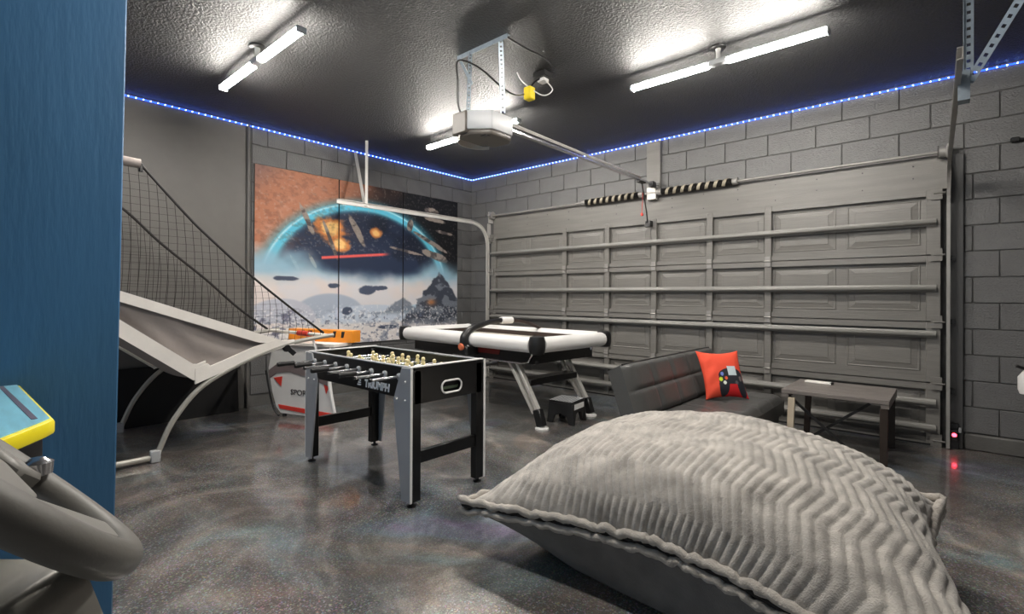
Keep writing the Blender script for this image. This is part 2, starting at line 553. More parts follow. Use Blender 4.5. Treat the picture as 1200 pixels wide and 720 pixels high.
# ------------------------------------------------------------------ garage door
door = thing('garage_door', 'dark grey sectional garage door with horizontal struts filling the block wall', 'garage door', (2.98, -0.06, 0), local=False)
XL, XRD = 0.515, 5.455
secs = [(0.015, 0.500), (0.508, 0.990), (0.998, 1.525), (1.533, 2.055)]
posts = [1.81, 2.43, 3.03, 3.645, 4.20]
panels = [(0.60, 1.13), (1.20, 1.76), (1.87, 2.37), (2.49, 2.97), (3.09, 3.59), (3.70, 4.16), (4.24, 4.75), (4.83, 5.335)]
for z0, z1 in secs:
    s = G().box(XL, XRD, -0.050, -0.042, z0, z1).build('door_section', M['door'], door)
    for x0, x1 in panels:
        g = G()
        loops = []
        for ins, y in ((0, -0.0505), (0.005, -0.055), (0.010, -0.055), (0.016, -0.0515), (0.058, -0.0575), (0.062, -0.061), (0.068, -0.061)):
            a0, a1, b0, b1 = x0+ins, x1-ins, z0+0.080+ins*0.9, z1-0.070-ins*0.9
            loops += [(a0, y, b0), (a1, y, b0), (a1, y, b1), (a0, y, b1)]
        n = len(loops)//4
        fs = []
        for i in range(n-1):
            for k in range(4):
                l = (k+1) % 4
                fs.append((i*4+k, i*4+l, (i+1)*4+l, (i+1)*4+k))
        fs.append(tuple((n-1)*4+k for k in range(4)))
        g.add(loops, fs)
        g.build('raised_panel', M['door'], s)
    # folded lips along the top and bottom edge of the section
    G().box(XL, XRD, -0.090, -0.050, z1-0.022, z1).box(XL, XRD, -0.092, -0.086, z1-0.05, z1).build('top_rail', M['door'], s)
    G().box(XL, XRD, -0.086, -0.050, z0, z0+0.014).box(XL, XRD, -0.088, -0.082, z0, z0+0.045).build('bottom_rail', M['door'], s)
    for x in posts:
        g = G().box(x-0.030, x+0.030, -0.098, -0.050, z0+0.002, z1-0.002)
        g.build('stile', M['door'], s, bevel=0.003)
    for x in (XL+0.04, XRD-0.04):
        G().box(x-0.045, x+0.045, -0.097, -0.050, z0+0.002, z1-0.002).build('end_stile', M['door'], s, bevel=0.003)
for zc in (0.144, 0.346, 0.893, 1.262, 1.792):
    prof = [(-0.099, zc+0.030), (-0.105, zc+0.030), (-0.107, zc+0.016), (-0.148, zc+0.013), (-0.152, zc+0.0), (-0.148, zc-0.013), (-0.107, zc-0.016), (-0.105, zc-0.030), (-0.099, zc-0.030)]
    G().prism(prof, 0, XL+0.005, XRD-0.02).build('strut', M['strut'], door, bevel=0.002)
for (z0, z1) in secs[:3]:
    for x in posts:
        G().box(x-0.024, x+0.024, -0.110, -0.098, z1-0.045, z1+0.05).tube([(x-0.03, -0.112, z1+0.004), (x+0.03, -0.112, z1+0.004)], 0.008, 8).build('hinge', M['track'], door)
for z in (0.05, 0.504, 0.994, 1.529, 2.02):
    for sx, x in ((-1, XL+0.02), (1, XRD-0.02)):
        G().box(x-0.035, x+0.035, -0.115, -0.098, z-0.05, z+0.05).tube([(x-0.02*sx, -0.118, z), (x+0.054*sx, -0.118, z)], 0.006, 8).build('roller_bracket', M['door'], door)
G().box(XL, XRD, -0.086, -0.046, 0.0, 0.016).build('bottom_seal', M['black_plastic'], door)

# ------------------------------------------------------------------ tracks with hangers
def track(name, label, xv, xe, side, mt, mh, perforated):
    t = thing(name, label, 'garage door track', (xv, -0.11, 0), local=False)
    x = xv
    pts = [(x, -0.118, 0.01), (x, -0.118, 1.80)] + arc((x, -0.118, 1.86), (x, -0.118, 2.225), (x+(xe-xv)*0.18, -0.50, 2.225), 10) + [(xe, -2.49, 2.22)]
    g = G()
    # C-channel: web plus two lips swept along the path
    P = [Vector(p) for p in pts]
    def sweep(offs):
        vs, fs = [], []
        m = len(offs)
        for i, p in enumerate(P):
            d = (P[min(i+1, len(P)-1)]-P[max(i-1, 0)]).normalized()
            sx = Vector((1, 0, 0)); sx = (sx-d*d.dot(sx)).normalized()
            nn = d.cross(sx)
            for a, b in offs:
                vs.append(p+sx*(a*side)+nn*b)
        for i in range(len(P)-1):
            for k in range(m):
                l = (k+1) % m
                fs.append((i*m+k, i*m+l, (i+1)*m+l, (i+1)*m+k))
        fs.append(tuple(range(m))); fs.append(tuple((len(P)-1)*m+k for k in range(m)))
        g.add(vs, fs)
    sweep([(0.0, -0.027), (0.022, -0.027), (0.022, 0.027), (0.0, 0.027), (0.0, 0.021), (0.018, 0.021), (0.018, -0.021), (0.0, -0.021)])
    g.build('rail', mt, t)
    # wall brackets on the vertical leg
    for z in (0.45, 1.0, 1.5):
        G().box(x, x+0.05*side, -0.09, -0.045, z-0.02, z+0.02).build('wall_bracket', M['black_steel'], t)
    # upright angle bracket (flag)
    G().box(x+0.022*side, x+0.026*side, -0.118, -0.046, 1.95, 2.24).build('flag_bracket', mt, t)
    def perf(a, b, w, up):
        a, b = Vector(a), Vector(b)
        d = b-a; L = d.length; d.normalize()
        s = d.cross(Vector(up)).normalized(); n_ = s.cross(d)
        h = G()
        N = max(2, int(L/0.038)) if perforated else 0
        if not perforated:
            h.bar(a, b, w*0.85, 0.022, up)
        else:
            st = L/N
            for i in range(N):
                c0 = a+d*(i*st)
                # plate cell with a square-ish hole: two side strips and a bridge
                hw = w/2
                for sg in (-1, 1):
                    h.bar(c0+s*sg*hw*0.70, c0+d*st+s*sg*hw*0.70, hw*0.60, 0.0025, n_)
                h.bar(c0, c0+d*st*0.62, hw*0.82, 0.0025, n_)
        return h
    xe2 = xv+(xe-xv)*0.86
    yh = -2.12
    hx = xe2+(0.050*side if perforated else 0.02*side)
    ht = perf((hx, yh, 2.20), (hx, yh, CZ), 0.036, (0, 1, 0) if perforated else (0.85, -0.5, 0))
    if perforated:
        ht.bar((hx-0.018, yh, 2.20), (hx-0.018, yh, CZ), 0.003, 0.03, (0, 1, 0))
    ht.build('hanger_upright', mh, t)
    if perforated:
        perf((hx+0.005, yh-0.012, 2.21), (6.02, yh-0.30, CZ-0.01), 0.036, (0, 1, 0)).build('hanger_brace', mh, t)
        G().box(xe2+0.012, xe2+0.055, yh-0.03, yh+0.04, 2.12, 2.26).build('track_clip', M['galv'], t)
        G().box(5.90, 6.10, yh-0.36, yh-0.22, CZ-0.012, CZ).build('ceiling_plate', mh, t)
        G().box(xe2-0.01, xe2+0.12, yh-0.06, yh+0.06, CZ-0.01, CZ).build('ceiling_plate', mh, t)
    else:
        perf((xe2-0.02, yh-0.02, 2.21), (0.03, -2.01, CZ-0.03), 0.04, (0.85, -0.5, 0)).build('hanger_brace', mh, t)
    return t
track('garage_door_track', 'pale curved track running over the poster with two hangers', 0.475, 0.475, -1, M['track_white'], M['track_white'], False)
track('garage_door_track', 'grey door track at right hung from galvanised perforated angles', 5.495, 5.540, 1, M['track'], M['galv'], True)

# torsion springs
sp = thing('torsion_spring_assembly', 'torsion bar with two dark springs and pale spiral stripe above the door', 'torsion spring', (3.0, -0.10, 2.30), local=False)
sz = 2.345
G().tube([(0.50, -0.105, sz), (5.50, -0.105, sz)], 0.0125, 10).build('shaft', M['track'], sp, smooth=True)
for x0, x1 in ((2.13, 2.86), (3.12, 3.88)):
    pts = []
    n = 46
    for i in range(n*8+1):
        a = i/8*2*PI
        pts.append((x0+(x1-x0)*i/(n*8), -0.105+0.030*math.cos(a), sz+0.030*math.sin(a)))
    s = G().tube(pts, 0.0075, 5).build('spring', M['spring'], sp, smooth=True)
    vs, fs = [], []
    turns = 8; K = turns*14
    for i in range(K+1):
        a = -i/14*2*PI
        for e in (0, 0.034):
            vs.append((x0+0.02+(x1-x0-0.07)*i/K+e, -0.105+0.0385*math.cos(a), sz+0.0385*math.sin(a)))
    for i in range(K):
        fs.append((i*2, i*2+1, i*2+3, i*2+2))
    G().add(vs, fs).build('painted_stripe', M['stripe'], s, smooth=True, recalc=False)
    for xe in (x0-0.02, x1+0.02):
        G().tube([(xe-0.025, -0.105, sz), (xe+0.025, -0.105, sz)], 0.036, 14).build('winding_cone', M['track'], sp, smooth=True)
G().box(2.95, 3.06, -0.115, -0.052, 2.27, 2.41).build('centre_bracket', M['track'], sp, bevel=0.003)
for x, sd in ((0.53, -1), (5.47, 1)):
    G().tube([(x-0.03, -0.105, sz), (x-0.02, -0.105, sz), (x+0.02, -0.105, sz), (x+0.03, -0.105, sz)], [0.055, 0.045, 0.045, 0.055], 18).build('cable_drum', M['track'], sp, smooth=True)
    G().box(x+0.035*sd-0.004, x+0.035*sd+0.004, -0.14, -0.045, 2.24, 2.40).build('bearing_plate', M['track_white'], sp)

# ------------------------------------------------------------------ LED strips
def led_strip(label, p0, p1, nrm):
    p0, p1 = Vector(p0), Vector(p1)
    d = p1-p0; L = d.length; d.normalize()
    t = thing('led_strip', label, 'light strip', p0, group=None, local=True)
    nrm = Vector(nrm)
    G().bar(Vector((0, 0, 0)), d*L, 0.010, 0.003, nrm).build('tape', M['led_tape'], t)
    me = G().box(-0.0045, 0.0045, -0.0045, 0.0045, -0.0035, 0.0035).mesh('led', M['led'], bevel=0.002)
    n = int(L/0.0555)
    for i in range(n):
        o = bpy.data.objects.new('led', me); COL.objects.link(o)
        o.parent = t
        o.location = d*(0.03+i*0.0555)+nrm*0.004
    return t
led_strip('blue light strip along the top of the left poster wall', (0.022, YB+2.2, 2.950), (0.022, -0.012, 2.950), (1, 0, 0))
led_strip('blue light strip along the ceiling above the garage door', (0.035, -0.020, 2.950), (XR-0.01, -0.020, 2.950), (0, -1, 0))

# ------------------------------------------------------------------ ceiling lights
def ceiling_light():
    t = thing('ceiling_light', '', 'ceiling light', (0, 0, 0), group='ceiling lights')
    G().lathe([(0.055, 0.118), (0.055, 0.108), (0.045, 0.102)], 20).build('canopy', M['black_steel'], t, smooth=True)
    G().tube([(0, 0, 0.104), (0, 0, 0.075), (0, 0, 0.02)], [0.02, 0.016, 0.016], 12).build('stem', M['white_plastic'], t, smooth=True)
    hub = G().box(-0.065, 0.065, -0.03, 0.03, -0.012, 0.03).build('hub', M['grey_plastic'], t, bevel=0.012, seg=2)
    for s in (-1, 1):
        n = G()
        a, b = (0.068, 0.665)
        prof = [(-0.026, 0.014), (-0.027, 0.0), (-0.021, -0.014), (0.0, -0.019), (0.021, -0.014), (0.027, 0.0), (0.026, 0.014)]
        n.prism(prof, 0, s*a if s > 0 else -b, s*b if s > 0 else -a)
        bar = n.build('light_bar', M['lamp'], t, bevel=0.003)
        G().box(min(s*b, s*(b+0.014)), max(s*b, s*(b+0.014)), -0.033, 0.033, -0.023, 0.019).build('end_cap', M['grey_plastic'], bar, bevel=0.004)
        G().box(min(s*a, s*b), max(s*a, s*b), -0.022, 0.022, 0.016, 0.026).build('housing', M['grey_plastic'], bar)
    return t
L0 = ceiling_light()
spots = [((1.79, -3.855), 'double bar ceiling light nearest the blue wall', 0.0),
         ((4.275, -1.69), 'double bar ceiling light in front of the garage door', 0.0),
         ((1.775, -1.74), 'double bar ceiling light half hidden behind the door opener', 0.0),
         ((4.275, -3.85), 'double bar ceiling light above the camera side, out of the frame', 0.0)]
for i, ((x, y), lab, rz) in enumerate(spots):
    o = L0 if i == 0 else copy_tree(L0)
    o.location = (x, y, 2.85)
    o['label'] = lab

# ------------------------------------------------------------------ garage door opener
op = thing('garage_door_opener', 'grey garage door opener hung from the ceiling with rail to the door', 'garage door opener', (3.04, -2.80, 2.40), local=False)
# angle iron on the ceiling and straps
G().bar((2.76, -2.81, CZ-0.016), (3.26, -2.81, CZ-0.016), 0.003, 0.032).bar((2.76, -2.795, CZ-0.002), (3.26, -2.795, CZ-0.002), 0.03, 0.003).build('ceiling_angle', M['galv'], op)
def strap(a, b, w=0.03):
    a, b = Vector(a), Vector(b)
    d = b-a; L = d.length; d.normalize()
    s = Vector((0.75, 0.66, 0)); s = (s-d*d.dot(s)).normalized()
    n_ = s.cross(d)
    h = G()
    N = int(L/0.028)
    st = L/N
    for i in range(N):
        c0 = a+d*(i*st)
        for sg in (-1, 1):
            h.bar(c0+s*sg*w*0.36, c0+d*st+s*sg*w*0.36, w*0.28, 0.0025, n_)
        h.bar(c0, c0+d*st*0.55, w*0.45, 0.0025, n_)
    return h
strap((3.19, -2.80, CZ-0.01), (3.16, -2.74, 2.47), 0.034).build('hanger_strap', M['galv'], op)
strap((2.90, -2.81, CZ-0.01), (2.93, -2.86, 2.45), 0.028).build('hanger_strap', M['galv'], op)
G().bar((2.78, -2.81, CZ-0.02), (2.95, -2.84, 2.70), 0.022, 0.003, (0, 1, 0)).build('hanger_brace', M['galv'], op)
# head: chamfered box
x0, x1, y0, y1, z0, z1 = 2.90, 3.19, -2.98, -2.62, 2.285, 2.45
x0 = 2.915
poly = [(x0, y0+0.01), (x0+0.01, y0), (x1-0.13, y0), (x1, y0+0.10), (x1, y1-0.05), (x1-0.06, y1), (x0+0.06, y1), (x0, y1-0.05)]
G().prism(poly, 2, z0+0.035, z1).build('head_cover', M['grey_plastic'], op, bevel=0.008, seg=2)
G().prism([(x*0.94+3.045*0.06, y*0.94-2.80*0.06) for x, y in poly], 2, z0, z0+0.04).build('head_base', M['opener_dark'], op, bevel=0.008)
G().box(2.905, 3.05, -2.992, -2.95, 2.30, 2.452).build('rear_cover', M['opener_dark'], op, bevel=0.010)
g = G()
def lens(u, v):
    a = u*PI*0.9+0.15
    return (2.99-0.11*math.sin(a), -2.83-0.15*math.cos(a), 2.262+0.17*v*(0.35+0.65*math.sin(a)))
g.sheet(lens, 14, 5, 0.004, (1, 0, 0))
g.build('light_lens', M['opener_lens'], op, smooth=True)
G().box(3.02, 3.07, -2.61, -2.60, 2.33, 2.36).box(3.1, 3.15, -2.9, -2.86, 2.28, 2.286).build('button', M['black_plastic'], op)
# rail + chain
G().box(3.030, 3.060, -2.62, -0.15, 2.415, 2.437).build('rail', M['steel'], op, bevel=0.003)
G().tube([(3.03, -2.60, 2.475), (3.035, -0.45, 2.452)], 0.006, 6).tube([(3.058, -2.60, 2.475), (3.055, -0.45, 2.452)], 0.006, 6).build('chain', M['track_white'], op)
G().box(3.015, 3.075, -0.215, -0.135, 2.395, 2.455).build('rail_pulley', M['black_steel'], op, bevel=0.006)
G().bar((3.045, -0.15, 2.437), (3.045, -0.052, 2.45), 0.035, 0.028).build('header_bracket', M['white_plastic'], op)
tr = G().box(3.02, 3.07, -0.50, -0.38, 2.395, 2.415).build('trolley', M['black_steel'], op, bevel=0.003)
G().bar((3.045, -0.42, 2.40), (2.99, -0.20, 2.13), 0.022, 0.005, (1, 0, 0)).bar((2.99, -0.20, 2.14), (2.985, -0.155, 2.0), 0.022, 0.005, (1, 0, 0)).build('door_arm', M['black_steel'], op)
G().tube([(3.0, -0.30, 2.39), (2.965, -0.25, 2.18), (2.962, -0.25, 2.10)], 0.003, 6).build('release_cord', M['red'], op)
G().lathe([(0.008, 0), (0.014, 0.006), (0.014, 0.028), (0.006, 0.034)], 10, Matrix.Translation((2.962, -0.25, 2.075))).build('release_handle', M['red'], op, smooth=True)
G().box(2.955, 3.02, -0.165, -0.098, 1.965, 2.03).build('door_bracket', M['black_steel'], op, bevel=0.003)
# power cord, wall-box and yellow plug
ob = thing('ceiling_outlet', 'black ceiling outlet box with white cable beside the door opener', 'outlet', (3.07, -2.17, CZ), local=False)
G().box(3.01, 3.13, -2.23, -2.11, CZ-0.045, CZ).build('box', M['black_plastic'], ob, bevel=0.005)
G().box(3.035, 3.105, -2.205, -2.135, CZ-0.075, CZ-0.045).build('plug', M['white_plastic'], ob, bevel=0.006)
G().tube(spline([(3.10, -2.17, CZ-0.07), (3.15, -2.15, CZ-0.15), (3.10, -2.22, CZ-0.20), (2.99, -2.32, CZ-0.10), (2.95, -2.35, CZ-0.02)], 6), 0.005, 6).build('white_cable', M['white_plastic'], ob, smooth=True)
pc = thing('power_adapter', 'yellow plug adapter hanging on a black cord by the door opener', 'adapter', (3.02, -2.28, 2.80), local=False)
G().box(2.985, 3.055, -2.315, -2.245, 2.735, 2.835).build('body', M['yellow'], pc, bevel=0.008)
G().tube(spline([(3.06, -2.20, CZ-0.05), (3.05, -2.25, 2.88), (3.02, -2.28, 2.83)], 5), 0.007, 6).build('top_cord', M['black_plastic'], pc, smooth=True)
G().tube(spline([(2.985, -2.29, 2.79), (3.02, -2.45, 2.72), (3.03, -2.62, 2.73), (2.97, -2.80, 2.83), (2.90, -2.93, 2.85), (2.91, -2.94, 2.70), (2.90, -2.93, 2.55), (2.93, -2.92, 2.46)], 6), 0.007, 6).build('cord', M['black_plastic'], pc, smooth=True)
cc = G().tube(spline([(3.24, -2.80, CZ-0.015), (3.26, -2.60, CZ-0.03), (3.25, -2.40, CZ-0.012), (3.20, -2.20, CZ-0.01)], 5), 0.007, 6).build('cable', M['black_plastic'], smooth=True)
tag(cc, 'black cable running across the ceiling from opener bracket to outlet', 'cable')

# ------------------------------------------------------------------ wall poster in three panels (generic space-and-snow scene)
def paint(u, v):
    """u 0..1 left to right, v 0..1 top to bottom; returns sRGB 0..255 arrays"""
    def nz(fx, fy, seed):
        out = np.zeros_like(u)
        rs = np.random.RandomState(seed)
        amp = 1.0; tot = 0
        for o in range(4):
            k = 2**o
            gx, gy = int(fx*k)+3, int(fy*k)+3
            gr = rs.rand(gy, gx)
            X = u*(gx-2); Y = v*(gy-2)
            xi = np.clip(X.astype(int), 0, gx-2); yi = np.clip(Y.astype(int), 0, gy-2)
            fx_ = X-xi; fy_ = Y-yi
            fx_ = fx_*fx_*(3-2*fx_); fy_ = fy_*fy_*(3-2*fy_)
            val = gr[yi, xi]*(1-fx_)*(1-fy_)+gr[yi, xi+1]*fx_*(1-fy_)+gr[yi+1, xi]*(1-fx_)*fy_+gr[yi+1, xi+1]*fx_*fy_
            out += val*amp; tot += amp; amp *= 0.55
        return out/tot
    c = np.zeros(u.shape+(3,))
    def mix(c, col, a):
        a = np.clip(a, 0, 1)[..., None]
        return c*(1-a)+np.array(col)*a
    sm = lambda a, b, x: np.clip((x-a)/(b-a), 0, 1)**2*(3-2*np.clip((x-a)/(b-a), 0, 1))
    n1 = nz(5, 5, 1); n2 = nz(9, 9, 2); n3 = nz(24, 24, 3)
    c[:] = (24, 25, 30)
    c = mix(c, (176, 112, 82), sm(0.62, 0.30, u+0.25*(n1-0.5)+0.3*(v-0.1)))
    c = mix(c, (202, 160, 140), 0.6*sm(0.55, 0.75, n2)*sm(0.40, 0.10, u))
    c = mix(c, (120, 96, 96), 0.7*sm(0.18, 0.0, u+v*0.8))
    # planet with a bright rim
    rr = np.sqrt(((u-0.47)/0.455)**2+((v-0.66)/0.535)**2)
    c = mix(c, (60, 160, 190), 0.55*sm(1.10, 1.0, rr)*(rr > 0.9))
    c = mix(c, (38, 50, 76), sm(1.005, 0.985, rr))
    c = mix(c, (92, 70, 74), 0.55*sm(0.45, 0.7, n2)*(rr < 0.98)*sm(0.55, 0.25, u))
    c = mix(c, (22, 28, 44), 0.7*sm(0.40, 0.62, n1)*(rr < 0.93)*sm(0.25, 0.5, u))
    c = mix(c, (86, 196, 226), np.clip(1.35*np.exp(-((rr-0.955)/0.045)**2), 0, 1)*(rr < 1.01))
    c = mix(c, (190, 240, 250), 0.8*np.exp(-((rr-0.985)/0.010)**2))
    # explosions
    for a, b, r, s in ((0.30, 0.31, 0.075, 5), (0.34, 0.39, 0.05, 7), (0.515, 0.30, 0.03, 9)):
        q = np.sqrt((u-a)**2+((v-b)*0.9)**2)/r+0.9*(n3-0.5)
        c = mix(c, (214, 128, 66), sm(1.15, 0.7, q)); c = mix(c, (248, 200, 120), sm(0.75, 0.3, q))
    # grey meteor shards (generic)
    for a, b, l, w, an in ((0.20, 0.27, 0.10, 0.012, 1.25), (0.30, 0.38, 0.14, 0.010, 1.30), (0.42, 0.30, 0.12, 0.016, 1.2), (0.15, 0.52, 0.05, 0.008, 1.2), (0.22, 0.50, 0.05, 0.008, 1.2), (0.70, 0.22, 0.02, 0.05, 0), (0.82, 0.32, 0.14, 0.016, 0.55), (0.86, 0.42, 0.10, 0.03, 0.4), (0.68, 0.40, 0.10, 0.010, 0.2), (0.83, 0.10, 0.05, 0.025, 0.2), (0.86, 0.16, 0.08, 0.014, 0.1), (0.90, 0.24, 0.07, 0.012, 0.15)):
        du, dv = u-a, v-b
        p = du*math.cos(an)+dv*math.sin(an); q = -du*math.sin(an)+dv*math.cos(an)
        k = (p/l)**2+(q/w)**2+1.2*(n3-0.5)
        c = mix(c, (150, 138, 130), sm(1.0, 0.6, k)); c = mix(c, (62, 58, 60), 0.75*sm(0.45, 0.6, n3)*sm(1.0, 0.6, k))
    # red streak
    q = np.abs(v-0.475+0.16*(u-0.3))
    c = mix(c, (236, 92, 86), sm(0.012, 0.004, q)*(u > 0.26)*sm(0.60, 0.54, u))
    # mist and snow
    mist = sm(0.46, 0.60, v+0.14*(n1-0.5)+0.05*np.cos(u*6))
    c = mix(c, (142, 184, 206), mist); c = mix(c, (214, 212, 216), sm(0.53, 0.66, v+0.08*(n2-0.5)))
    c = mix(c, (228, 208, 196), 0.5*sm(0.5, 0.7, n1)*sm(0.56, 0.62, v))
    for a, b, w, h, col in ((0.30, 0.82, 0.16, 0.13, (168, 180, 198)), (0.10, 0.84, 0.14, 0.12, (186, 190, 204)), (0.50, 0.86, 0.25, 0.10, (190, 202, 218)), (0.9, 0.80, 0.25, 0.05, (178, 204, 224))):
        k = ((u-a)/w)**2+((v-b)/h)**2
        c = mix(c, col, sm(1.05, 0.85, k)*(v < b+0.02))
    c = mix(c, (222, 216, 214), sm(0.86, 0.90, v+0.05*(n2-0.5)))
    # grey-blue boulders scattered over the snow
    sp = sm(0.56, 0.64, n3)
    c = mix(c, (96, 96, 120), 0.8*sp*sm(0.74, 0.80, v)*sm(0.22, 0.10, u))
    c = mix(c, (128, 136, 156), 0.7*sp*sm(0.80, 0.88, v)*sm(0.40, 0.5, u)*sm(0.80, 0.7, u))
    for a, b, w, h in ((0.12, 0.61, 0.055, 0.016), (0.31, 0.645, 0.03, 0.018), (0.47, 0.665, 0.045, 0.035), (0.53, 0.655, 0.05, 0.016), (0.38, 0.80, 0.03, 0.03), (0.58, 0.91, 0.06, 0.015)):
        k = ((u-a)/w)**2+((v-b)/h)**2+1.3*(n3-0.5)
        c = mix(c, (72, 82, 104), sm(1.0, 0.6, k))
    # dark pointed massif at the right
    ridge = 0.545+1.7*np.abs(u-0.875)**1.1+0.10*(n2-0.5)+0.07*(n3-0.5)
    k = sm(0.0, 0.02, v-ridge)*sm(0.93, 0.86, v+0.06*(n2-0.5))
    c = mix(c, (66, 72, 86), k); c = mix(c, (132, 140, 152), 0.75*sm(0.46, 0.58, n3)*k)
    ridge = 0.70+0.9*np.abs(u-0.66)+0.06*(n3-0.5)
    k = sm(0.0, 0.02, v-ridge)*sm(0.84, 0.80, v)
    c = mix(c, (112, 122, 138), 0.85*k)
    # loose debris and frost speckle
    n4 = nz(70, 70, 9); n5 = nz(110, 90, 12)
    c = mix(c, (104, 112, 134), 0.75*sm(0.60, 0.66, n4)*sm(0.78, 0.84, v))
    c = mix(c, (246, 244, 244), 0.6*sm(0.60, 0.68, n5)*sm(0.74, 0.8, v))
    c = mix(c, (190, 178, 172), 0.25*sm(0.66, 0.70, n5)*(v < 0.46))
    c = mix(c, (78, 52, 46), 0.22*sm(0.5, 0.66, n4)*(v < 0.42)*sm(0.5, 0.3, u))
    c = mix(c, (214, 130, 70), 0.8*np.exp(-(((u-0.83)/0.025)**2+((v-0.75)/0.02)**2)))
    c = mix(c, c.mean(axis=-1, keepdims=True)*np.ones(3), 0.10*np.ones_like(u))
    return np.clip(c, 0, 255)
M['poster'] = attr_mat('printed_canvas', 0.55, bump=0.05)
YP0, YP1, ZP0, ZP1 = -3.185, -0.322, 0.60, 2.565
plab = ['orange and brown left panel of the space wall poster', 'middle panel of the space wall poster with blue planet rim', 'dark right panel of the space wall poster with rocky columns']
for i, (ya, yb) in enumerate(((-3.185, -2.232), (-2.218, -1.302), (-1.288, -0.322))):
    nu, nv = 130, 240
    ys = np.linspace(ya, yb, nu+1); zs_ = np.linspace(ZP1, ZP0, nv+1)
    Y, Z = np.meshgrid(ys, zs_)
    rgb = paint((Y-YP0)/(YP1-YP0), (ZP1-Z)/(ZP1-ZP0))/255.0
    lin = np.where(rgb <= 0.04045, rgb/12.92, ((rgb+0.055)/1.055)**2.4)
    root = thing('wall_poster', plab[i], 'poster', (0.012, (ya+yb)/2, ZP0), group='panels of the space wall poster', local=False)
    g = G()
    g.v = [(0.034, float(y), float(z)) for y, z in zip(Y.ravel(), Z.ravel())]
    g.f = [(j*(nu+1)+k, (j+1)*(nu+1)+k, (j+1)*(nu+1)+k+1, j*(nu+1)+k+1) for j in range(nv) for k in range(nu)]
    o = g.build('print', M['poster'], root, recalc=False)
    at = o.data.color_attributes.new('Col', 'FLOAT_COLOR', 'POINT')
    at.data.foreach_set('color', np.concatenate([lin.reshape(-1, 3), np.ones((lin.size//3, 1))], axis=1).astype(np.float32).ravel())
    G().box(0.0125, 0.0335, ya, yb, ZP0, ZP1).build('canvas_frame', M['black_plastic'], root)

# ------------------------------------------------------------------ foosball table
fx0, fx1, fy0, fy1 = 2.07, 3.285, -3.62, -3.035
fb = thing('foosball_table', 'black and silver foosball table with steel rods and white lettering', 'foosball table', ((fx0+fx1)/2, (fy0+fy1)/2, 0), local=False)
zt, zb = 0.782, 0.575
th = 0.028
def slot_panel():
    # end panel with an oval ball-return opening
    g = G()
    yc, zc_, hw, hh = -3.318, 0.645, 0.078, 0.036
    N = 32
    inner, outer = [], []
    Yd, Zd = (fy0+0.03, fy1-0.03), (zb, zt-0.004)
    for k in range(N):
        a = 2*PI*k/N
        ca, sa = math.cos(a), math.sin(a)
        iy = yc+(hw-hh)*(1 if ca > 0 else -1)+hh*ca
        inner.append((iy, zc_+hh*sa))
        # project ray to rectangle
        t = min(((Yd[1]-yc)/ca if ca > 1e-6 else ((Yd[0]-yc)/ca if ca < -1e-6 else 1e9)), ((Zd[1]-zc_)/sa if sa > 1e-6 else ((Zd[0]-zc_)/sa if sa < -1e-6 else 1e9)))
        outer.append((yc+ca*t, zc_+sa*t))
    cor = [(Yd[1], Zd[1]), (Yd[0], Zd[1]), (Yd[0], Zd[0]), (Yd[1], Zd[0])]
    for c in cor:
        k = min(range(N), key=lambda i: (outer[i][0]-c[0])**2+(outer[i][1]-c[1])**2)
        outer[k] = c
    vs = []
    for x in (fx1-th, fx1):
        vs += [(x, y, z) for y, z in inner]+[(x, y, z) for y, z in outer]
    fs = []
    for k in range(N):
        l = (k+1) % N
        fs.append((k, l, N+l, N+k))
        fs.append((2*N+k, 3*N+k, 3*N+l, 2*N+l))
        fs.append((k, 2*N+k, 2*N+l, l))
        fs.append((N+k, N+l, 3*N+l, 3*N+k))
    g.add(vs, fs)
    p = g.build('end_panel', M['black_lam'], fb)
    ring = [(fx1+0.002, y, z) for y, z in inner]
    G().tube(ring, 0.006, 8, closed=True).build('slot_ring', M['white_plastic'], p, smooth=True)
    G().box(fx1-0.16, fx1-th-0.004, yc-0.09, yc+0.09, zc_-0.05, zc_+0.05).build('ball_pocket', M['dark_panel'], p)
    return p
slot_panel()
G().box(fx0, fx0+th, fy0+0.03, fy1-0.03, zb, zt-0.004).build('end_panel', M['black_lam'], fb)
fs_ = G().box(fx0+0.005, fx1-0.005, fy0+0.012, fy0+0.012+th, 0.60, zt-0.006).build('side_panel', M['black_lam'], fb, bevel=0.002)
G().box(fx0+0.005, fx1-0.005, fy1-0.012-th, fy1-0.012, 0.60, zt-0.006).build('side_panel', M['black_lam'], fb, bevel=0.002)
G().box(fx0+th, fx1-th, fy0+0.04, fy1-0.04, 0.625, 0.64).build('play_field', M['field'], fb)
g = G().box((fx0+fx1)/2-0.004, (fx0+fx1)/2+0.004, fy0+0.045, fy1-0.045, 0.640, 0.6415)
for x in (fx0+0.16, fx1-0.16):
    g.box(x-0.004, x+0.004, -3.46, -3.19, 0.640, 0.6415)
g.build('field_lines', M['text_white'], fb)
# rim trim, white at the ends
for x in (fx0+0.001, fx1-th-0.001):
    G().box(x, x+th, fy0+0.012, fy1-0.012, zt-0.004, zt+0.004).build('end_trim', M['white_plastic'], fb, bevel=0.002, label='white trim strip')
for y in (fy0+0.012, fy1-0.012-th):
    G().box(fx0+th, fx1-th, y, y+th, zt-0.006, zt+0.001).build('side_trim', M['silver'], fb, bevel=0.002)
